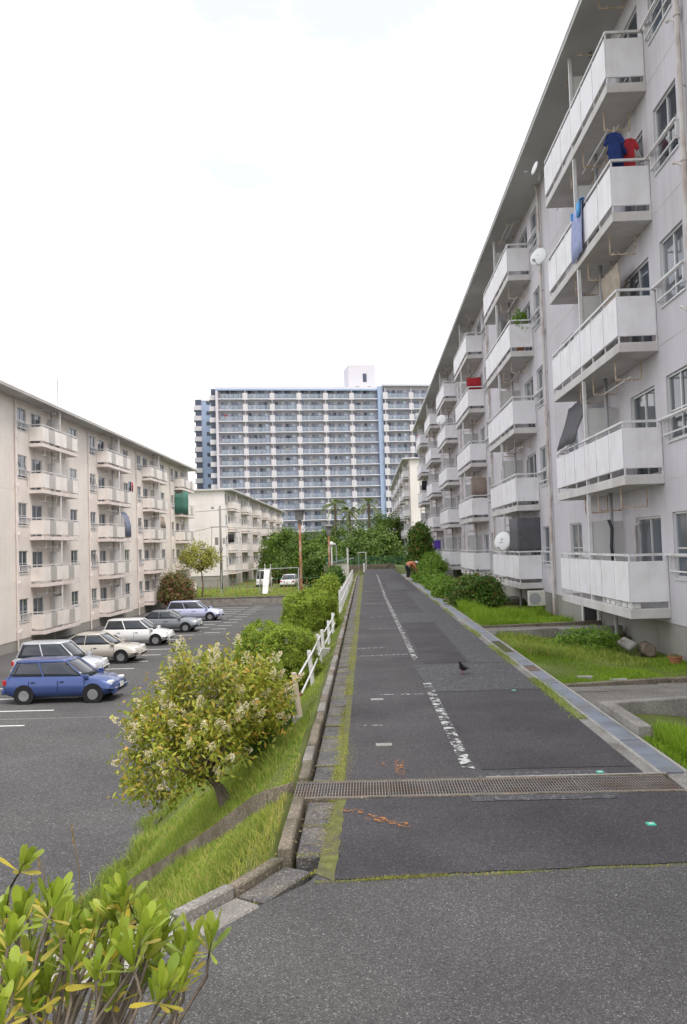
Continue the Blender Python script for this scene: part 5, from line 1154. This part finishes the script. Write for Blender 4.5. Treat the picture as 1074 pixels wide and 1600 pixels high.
def dish(label, x, y, z, rz, r=.24, mark=False, tilt=.6):
    T = thing('satellite_dish', label, 'satellite dish', (x, y, z), rz)
    m = MB(); rings = []
    for k in range(6):
        q = r * k / 5 + .002; dep = .16 * q * q / r
        rings.append([(q * math.cos(a), -dep * -1 - .0, q * math.sin(a)) for a in np.linspace(0, 2 * PI, 21)[:-1]])
    m.loft(rings[::-1], cap=False)
    R_ = lambda v: (v[0], -(.06 - v[1]), v[2])
    m.v = [R_(v) for v in m.v]; d = m.build('reflector', 'dish', T, smooth=True); md = d.modifiers.new('t', 'SOLIDIFY'); md.thickness = .008
    d.rotation_euler = (-.25, 0, 0)
    MB().tube([(0, .0, -.05), (0, .1, -.1), (0, .1, -.35)], .018, 6).build('bracket', 'pipe_grey', T); MB().tube([(0, -.03, -r), (0, -.26, -r * .6)], .01, 5).box(-.03, .03, -.32, -.24, -r * .6 - .03, -r * .6 + .03).build('receiver_arm', 'pipe_grey', T)
    if mark:
        k = MB()
        for (a, b, w2, s) in ((.02, .07, .05, .5), (-.04, -.06, .035, .35), (.05, -.06, .035, .35)):
            k.quad((a - w2, -.092, b - .018), (a + w2, -.092, b - .008), (a + w2 * s, -.092, b + .016), (a - w2 * .4, -.092, b + .012))
        kk = k.build('printed_mark', 'black', T); kk.rotation_euler = (-.25, 0, 0)
dish('white satellite dish at the far end of the fifth floor balcony under the eave', 5.1, 22.9, rz_(4) + .02, -1.35, .19)
dish('white satellite dish on a bracket at the far end of the fourth floor balcony', 5.05, 22.7, rz_(3) + .12, -.75, .27)
dish('large white satellite dish with black marks on the first floor rail', 5.08, 30.9, rz_(0) + .36, -.8, .38, True)
dish('small white satellite dish on the fourth floor rail of the fourth column', 5.08, 53.2, rz_(3) + .3, -.6, .36)
# left block
def lz(k): return -1.02 + FH * k
for (mm, yy, lab) in (('cloth_dark', 64.2, 'dark shirt on the fourth floor of the cream block'), ('cloth_red', 64.7, 'pink red shirt on the fourth floor of the cream block'), ('cloth_greyblue', 63.8, 'blue grey shirt on the fourth floor of the cream block')):
    o = drape('hanging_cloth', lab, 'laundry', mm, [(0, 0), (.03, -.35), (0, -.75)], .38, axis='y', seed=int(yy)); at(o, -18.62, yy, lz(3) + .75)
o = drape('blanket', 'blue grey shade hanging over the third floor rail of the cream block', 'sun shade', 'cloth_greyblue', [(-.3, 1.0), (-.1, .6), (.06, .02), (.07, -.9)], 1.4, seed=21); at(o, -18.6, 62.6, lz(2))
o = drape('sun_shade', 'brown shade on the third floor of the cream block', 'sun shade', 'cloth_taupe', [(-.2, 1.1), (-.1, .6), (0, .02)], 1.9, seed=22); at(o, -18.6, 73.7, lz(2))
o = drape('safety_net', 'green netting wrapped round a fourth floor balcony of the cream block', 'net', 'net_green', [(0, 1.3), (.01, .5), (0, -.2), (.02, -1.0)], 2.4, seed=23); at(o, -18.52, 82.5, lz(3))
o = drape('safety_net', 'side piece of green netting on the same fourth floor balcony', 'net', 'net_green', [(0, 1.0), (.01, .5), (0, -.2), (.02, -1.0)], .8, axis='x', seed=24); at(o, -19.35, 82.42, lz(3))
o = drape('dark_shade', 'black shade on the third floor of the far cream block', 'sun shade', 'cloth_dark', [(0, 1.1), (.01, .5), (0, .05)], .8, axis='x', seed=25); at(o, -17.85, 104.9, .5 + FH * 1)

# ------------------------------------------------------------------ clutter by the right block
m = MB().box(0, .55, 0, .24, 0, .5); T = m.build('air_conditioner', 'shed', None, (5.3, 27.4, -.02), bevel=.015); tag(T, 'white outdoor air conditioner on a dark stand below the second column', 'air conditioner')
MB().tube([(.2, -.012, .25), (.2, 0, .25)], .19, 20).build('fan_guard', 'pipe_grey', T); MB().box(.02, .53, .03, .21, -.3, 0).build('stand', 'black', T)
T = tag(MB().tube([(0, 0, 0), (.02, .4, .0)], [.13, .145], 14).build('cut_log', 'bark', None, (5.62, 16.75, -.15)), 'short cut log lying under the nearest balcony', 'log'); MB().tube([(0, -.004, 0), (0, .002, 0)], .115, 14).build('sawn_face', 'bark_pale', T)
T = tag(MB().box(0, .24, 0, .4, 0, .09).build('stone_slab', 'concrete', None, (5.28, 16.95, -.2), bevel=.025), 'pale stone leaning beside the cut log', 'stone'); T.rotation_euler = (.3, -.5, .3)
def pot_(label, x, y, z, r, h):
    T = thing('flower_pot', label, 'pot', (x, y, z)); MB().tube([(0, 0, 0), (0, 0, h * .85), (0, 0, h * .86), (0, 0, h)], [r * .7, r * .95, r * 1.08, r * 1.08], 14).build('pot', 'terracotta', T); MB().tube([(0, 0, h - .015), (0, 0, h + .004)], r * .92, 12).build('soil', 'soil', T)
pot_('terracotta pot by the wall below the nearest side window', 5.75, 15.75, -.29, .13, .16)
pot_('small terracotta pot beside the cut log', 5.85, 16.1, -.29, .08, .14)
T = tag(MB().tube([(0, 0, -.3), (0, 0, .14)], .035, 10).build('tap_post', 'flower_post', None, (5.9, 14.6, -.0)) if False else MB().tube([(0, 0, -.3), (0, 0, .16)], .045, 10).build('tap_post', 'car_beige', None, (5.62, 14.55, -.05)), 'short cream standpipe by the right edge wall', 'standpipe')
MB().tube([(0, 0, .16), (0, 0, .2), (-.08, 0, .2)], .02, 6).build('tap', 'steel_rust', T)
T = thing('manhole', 'round iron cover in a concrete ring on the near lawn', 'manhole', (4.45, 12.95, -.2)); MB().box(-.3, .3, -.2, .2, -.1, .02).build('concrete_ring', 'concrete', T, bevel=.02); MB().tube([(0, 0, .0), (0, 0, .028)], .16, 20).build('cover', 'steel_rust', T)
for (x, y, s) in ((3.9, 13.2, .16), (3.35, 13.1, .13)): tag(MB().prism([(-s, -s * .6), (s * .8, -s * .7), (s, s * .5), (-s * .7, s * .7)], -.1, .025).build('stepping_stone', 'concrete_pale', None, (x, y, gz(x, y))), 'larger flat stone in the near lawn' if s > .15 else 'smaller flat stone in the near lawn by the kerb', 'stone')
# white lettering boards etc. on balconies: stored crates behind the first floor railing
for k in range(5):
    o = MB().box(0, .16, 0, .3, 0, .1).build('storage_tub', 'cloth_white', None, (5.33, 16.8 + .4 * k, rz_(0) - 1.105)); tag(o, ['white tub nearest the corner behind the first floor railing', 'second white tub behind the first floor railing', 'third white tub behind the first floor railing', 'fourth white tub behind the first floor railing', 'fifth white tub behind the first floor railing'][k], 'tub', 'white tubs behind the railing')

# ------------------------------------------------------------------ bird
def bird():
    T = thing('pigeon', 'dark pigeon standing on the grey asphalt patch', 'bird', (1.48, 13.35, .005), -2.2)
    m = MB(); sp = [(-.16, .085, .004), (-.12, .085, .014), (-.08, .09, .03), (-.03, .1, .047), (.02, .115, .05), (.055, .135, .042), (.075, .165, .028), (.085, .19, .022), (.098, .205, .024), (.112, .208, .02), (.122, .205, .008), (.142, .2, .0025)]
    rings = []
    for i, (x, z, r) in enumerate(sp): rings.append([(x - (r * .5 * math.sin(a) if 4 < i < 8 else 0), r * .9 * math.cos(a), z + r * math.sin(a)) for a in np.linspace(0, 2 * PI, 11)[:-1]])
    m.loft(rings); m.build('body', 'feather', T, smooth=True)
    for s in (-1, 1):
        w_ = MB(); w_.loft([[(x, s * (.03 + wy), z + h), (x, s * (.046 + wy), z), (x, s * (.03 + wy), z - h)] for x, z, h, wy in ((-.14, .088, .008, -.02), (-.08, .095, .024, .0), (.0, .112, .034, .012), (.045, .125, .018, .004))]); w_.build('wing', 'feather_grey', T, smooth=True)
        MB().tube([(.0, s * .02, .075), (.01, s * .02, .035), (.0, s * .02, .004)], [.008, .005, .004], 5).tube([(.0, s * .02, .004), (.032, s * .026, .002)], .003, 4).tube([(.0, s * .02, .004), (.03, s * .012, .002)], .003, 4).tube([(.0, s * .02, .004), (-.018, s * .02, .002)], .003, 4).build('leg', 'bird_leg', T)
        MB().tube([(.108, s * .0195, .211), (.108, s * .0215, .211)], .004, 6).build('eye', 'terracotta', T)
    MB().loft([[(-.13, -.022, .09), (-.13, .022, .09), (-.13, .022, .078), (-.13, -.022, .078)], [(-.22, -.03, .07), (-.22, .03, .07), (-.22, .03, .066), (-.22, -.03, .066)]]).build('tail', 'feather', T)
bird()

# ------------------------------------------------------------------ person bending over the flower bed
def skin_body(name, verts, edges, radii, m, parent, loc=(0, 0, 0), root=0, sub=2):
    me = bpy.data.meshes.new(name); me.from_pydata(verts, edges, []); me.materials.append(MATS[m]); o = obj(name, me, parent, loc)
    md = o.modifiers.new('skin', 'SKIN'); md.use_smooth_shade = True
    for i, r in enumerate(radii): sv = me.skin_vertices[0].data[i]; sv.radius = (r, r) if not isinstance(r, tuple) else r; sv.use_root = (i == root)
    ss = o.modifiers.new('sub', 'SUBSURF'); ss.levels = ss.render_levels = sub
    return o
def person():
    # faces local +x, bends forward; height scale of the scene's road (adult about 1.5 m here)
    T = thing('person', 'person in orange top, dark trousers and white hat bending over the flower bed', 'person', (2.52, 51.3, 0), .35)
    pel = (-.1, 0, .86); ch = (.22, 0, 1.06); nk = (.42, 0, 1.06); hd = (.5, 0, 1.03); hc = (.6, 0, .98)
    V = [pel, (.05, 0, .98), ch, nk, hd, hc]; E = [(0, 1), (1, 2), (2, 3), (3, 4), (4, 5)]; Rr = [(.15, .13), (.15, .12), (.16, .13), .055, .085, .075]
    for s in (-1, 1):
        i = len(V); V += [(-.08, s * .1, .8), (.02, s * .11, .46), (-.06, s * .11, .08), (.1, s * .12, .04)]; E += [(0, i), (i, i + 1), (i + 1, i + 2), (i + 2, i + 3)]; Rr += [.1, .068, .045, .035]
        i = len(V); V += [(.25, s * .2, 1.04), (.36, s * .24, .8), (.5, s * .2, .6), (.54, s * .19, .53)]; E += [(2, i), (i, i + 1), (i + 1, i + 2), (i + 2, i + 3)]; Rr += [.06, .043, .03, .033]
        h = len(V) - 1
        for f in range(4): j = len(V); V += [(.56 + .012 * f, s * (.165 + .014 * f), .485), (.57 + .012 * f, s * (.165 + .014 * f), .44 + .008 * abs(f - 1))]; E += [(h, j), (j, j + 1)]; Rr += [.009, .008]
        j = len(V); V += [(.555, s * .15, .51), (.575, s * .14, .48)]; E += [(h, j), (j, j + 1)]; Rr += [.01, .008]
    skin_body('body', V, E, Rr, 'skin', T)
    V = [pel, (.05, 0, .99), ch, (.36, 0, 1.07)]; E = [(0, 1), (1, 2), (2, 3)]; Rr = [(.17, .15), (.18, .15), (.19, .155), .09]
    for s in (-1, 1): i = len(V); V += [(.25, s * .2, 1.04), (.36, s * .24, .8), (.47, s * .21, .65)]; E += [(2, i), (i, i + 1), (i + 1, i + 2)]; Rr += [.08, .06, .045]
    skin_body('shirt', V, E, Rr, 'cloth_orange', T)
    V = [(-.06, 0, .88), (-.1, 0, .82)]; E = [(0, 1)]; Rr = [(.16, .15), (.17, .15)]
    for s in (-1, 1): i = len(V); V += [(-.08, s * .1, .78), (.02, s * .11, .46), (-.06, s * .11, .14)]; E += [(1, i), (i, i + 1), (i + 1, i + 2)]; Rr += [.12, .085, .062]
    skin_body('trousers', V, E, Rr, 'cloth_dark', T)
    for s in (-1, 1):
        MB().box(-.13, .16, s * .115 - .05, s * .115 + .05, 0, .085).build('boot', 'cloth_white', T, bevel=.025)
        MB().box(.55, .58, s * .086 - .012, s * .086 + .012, .98, 1.03).build('ear', 'skin', T, bevel=.005)
        MB().tube([(.672, s * .032, .985), (.68, s * .032, .985)], .009, 6).build('eye', 'black', T)
    MB().tube([(.66, 0, .99), (.705, 0, .955)], [.01, .016], 6).build('nose', 'skin', T); MB().box(.655, .672, -.025, .025, .92, .93).build('mouth', 'cloth_wine', T)
    m = MB(); cx_ = Vector((.58, 0, 1.04)); ax = Vector((.45, 0, .9)).normalized()
    m.tube([cx_ - ax * .03, cx_ - ax * .025, cx_ + ax * .005, cx_ + ax * .01, cx_ + ax * .07, cx_ + ax * .1], [.16, .165, .125, .115, .095, .03], 16); m.build('hat', 'cloth_white', T, smooth=True)
person()
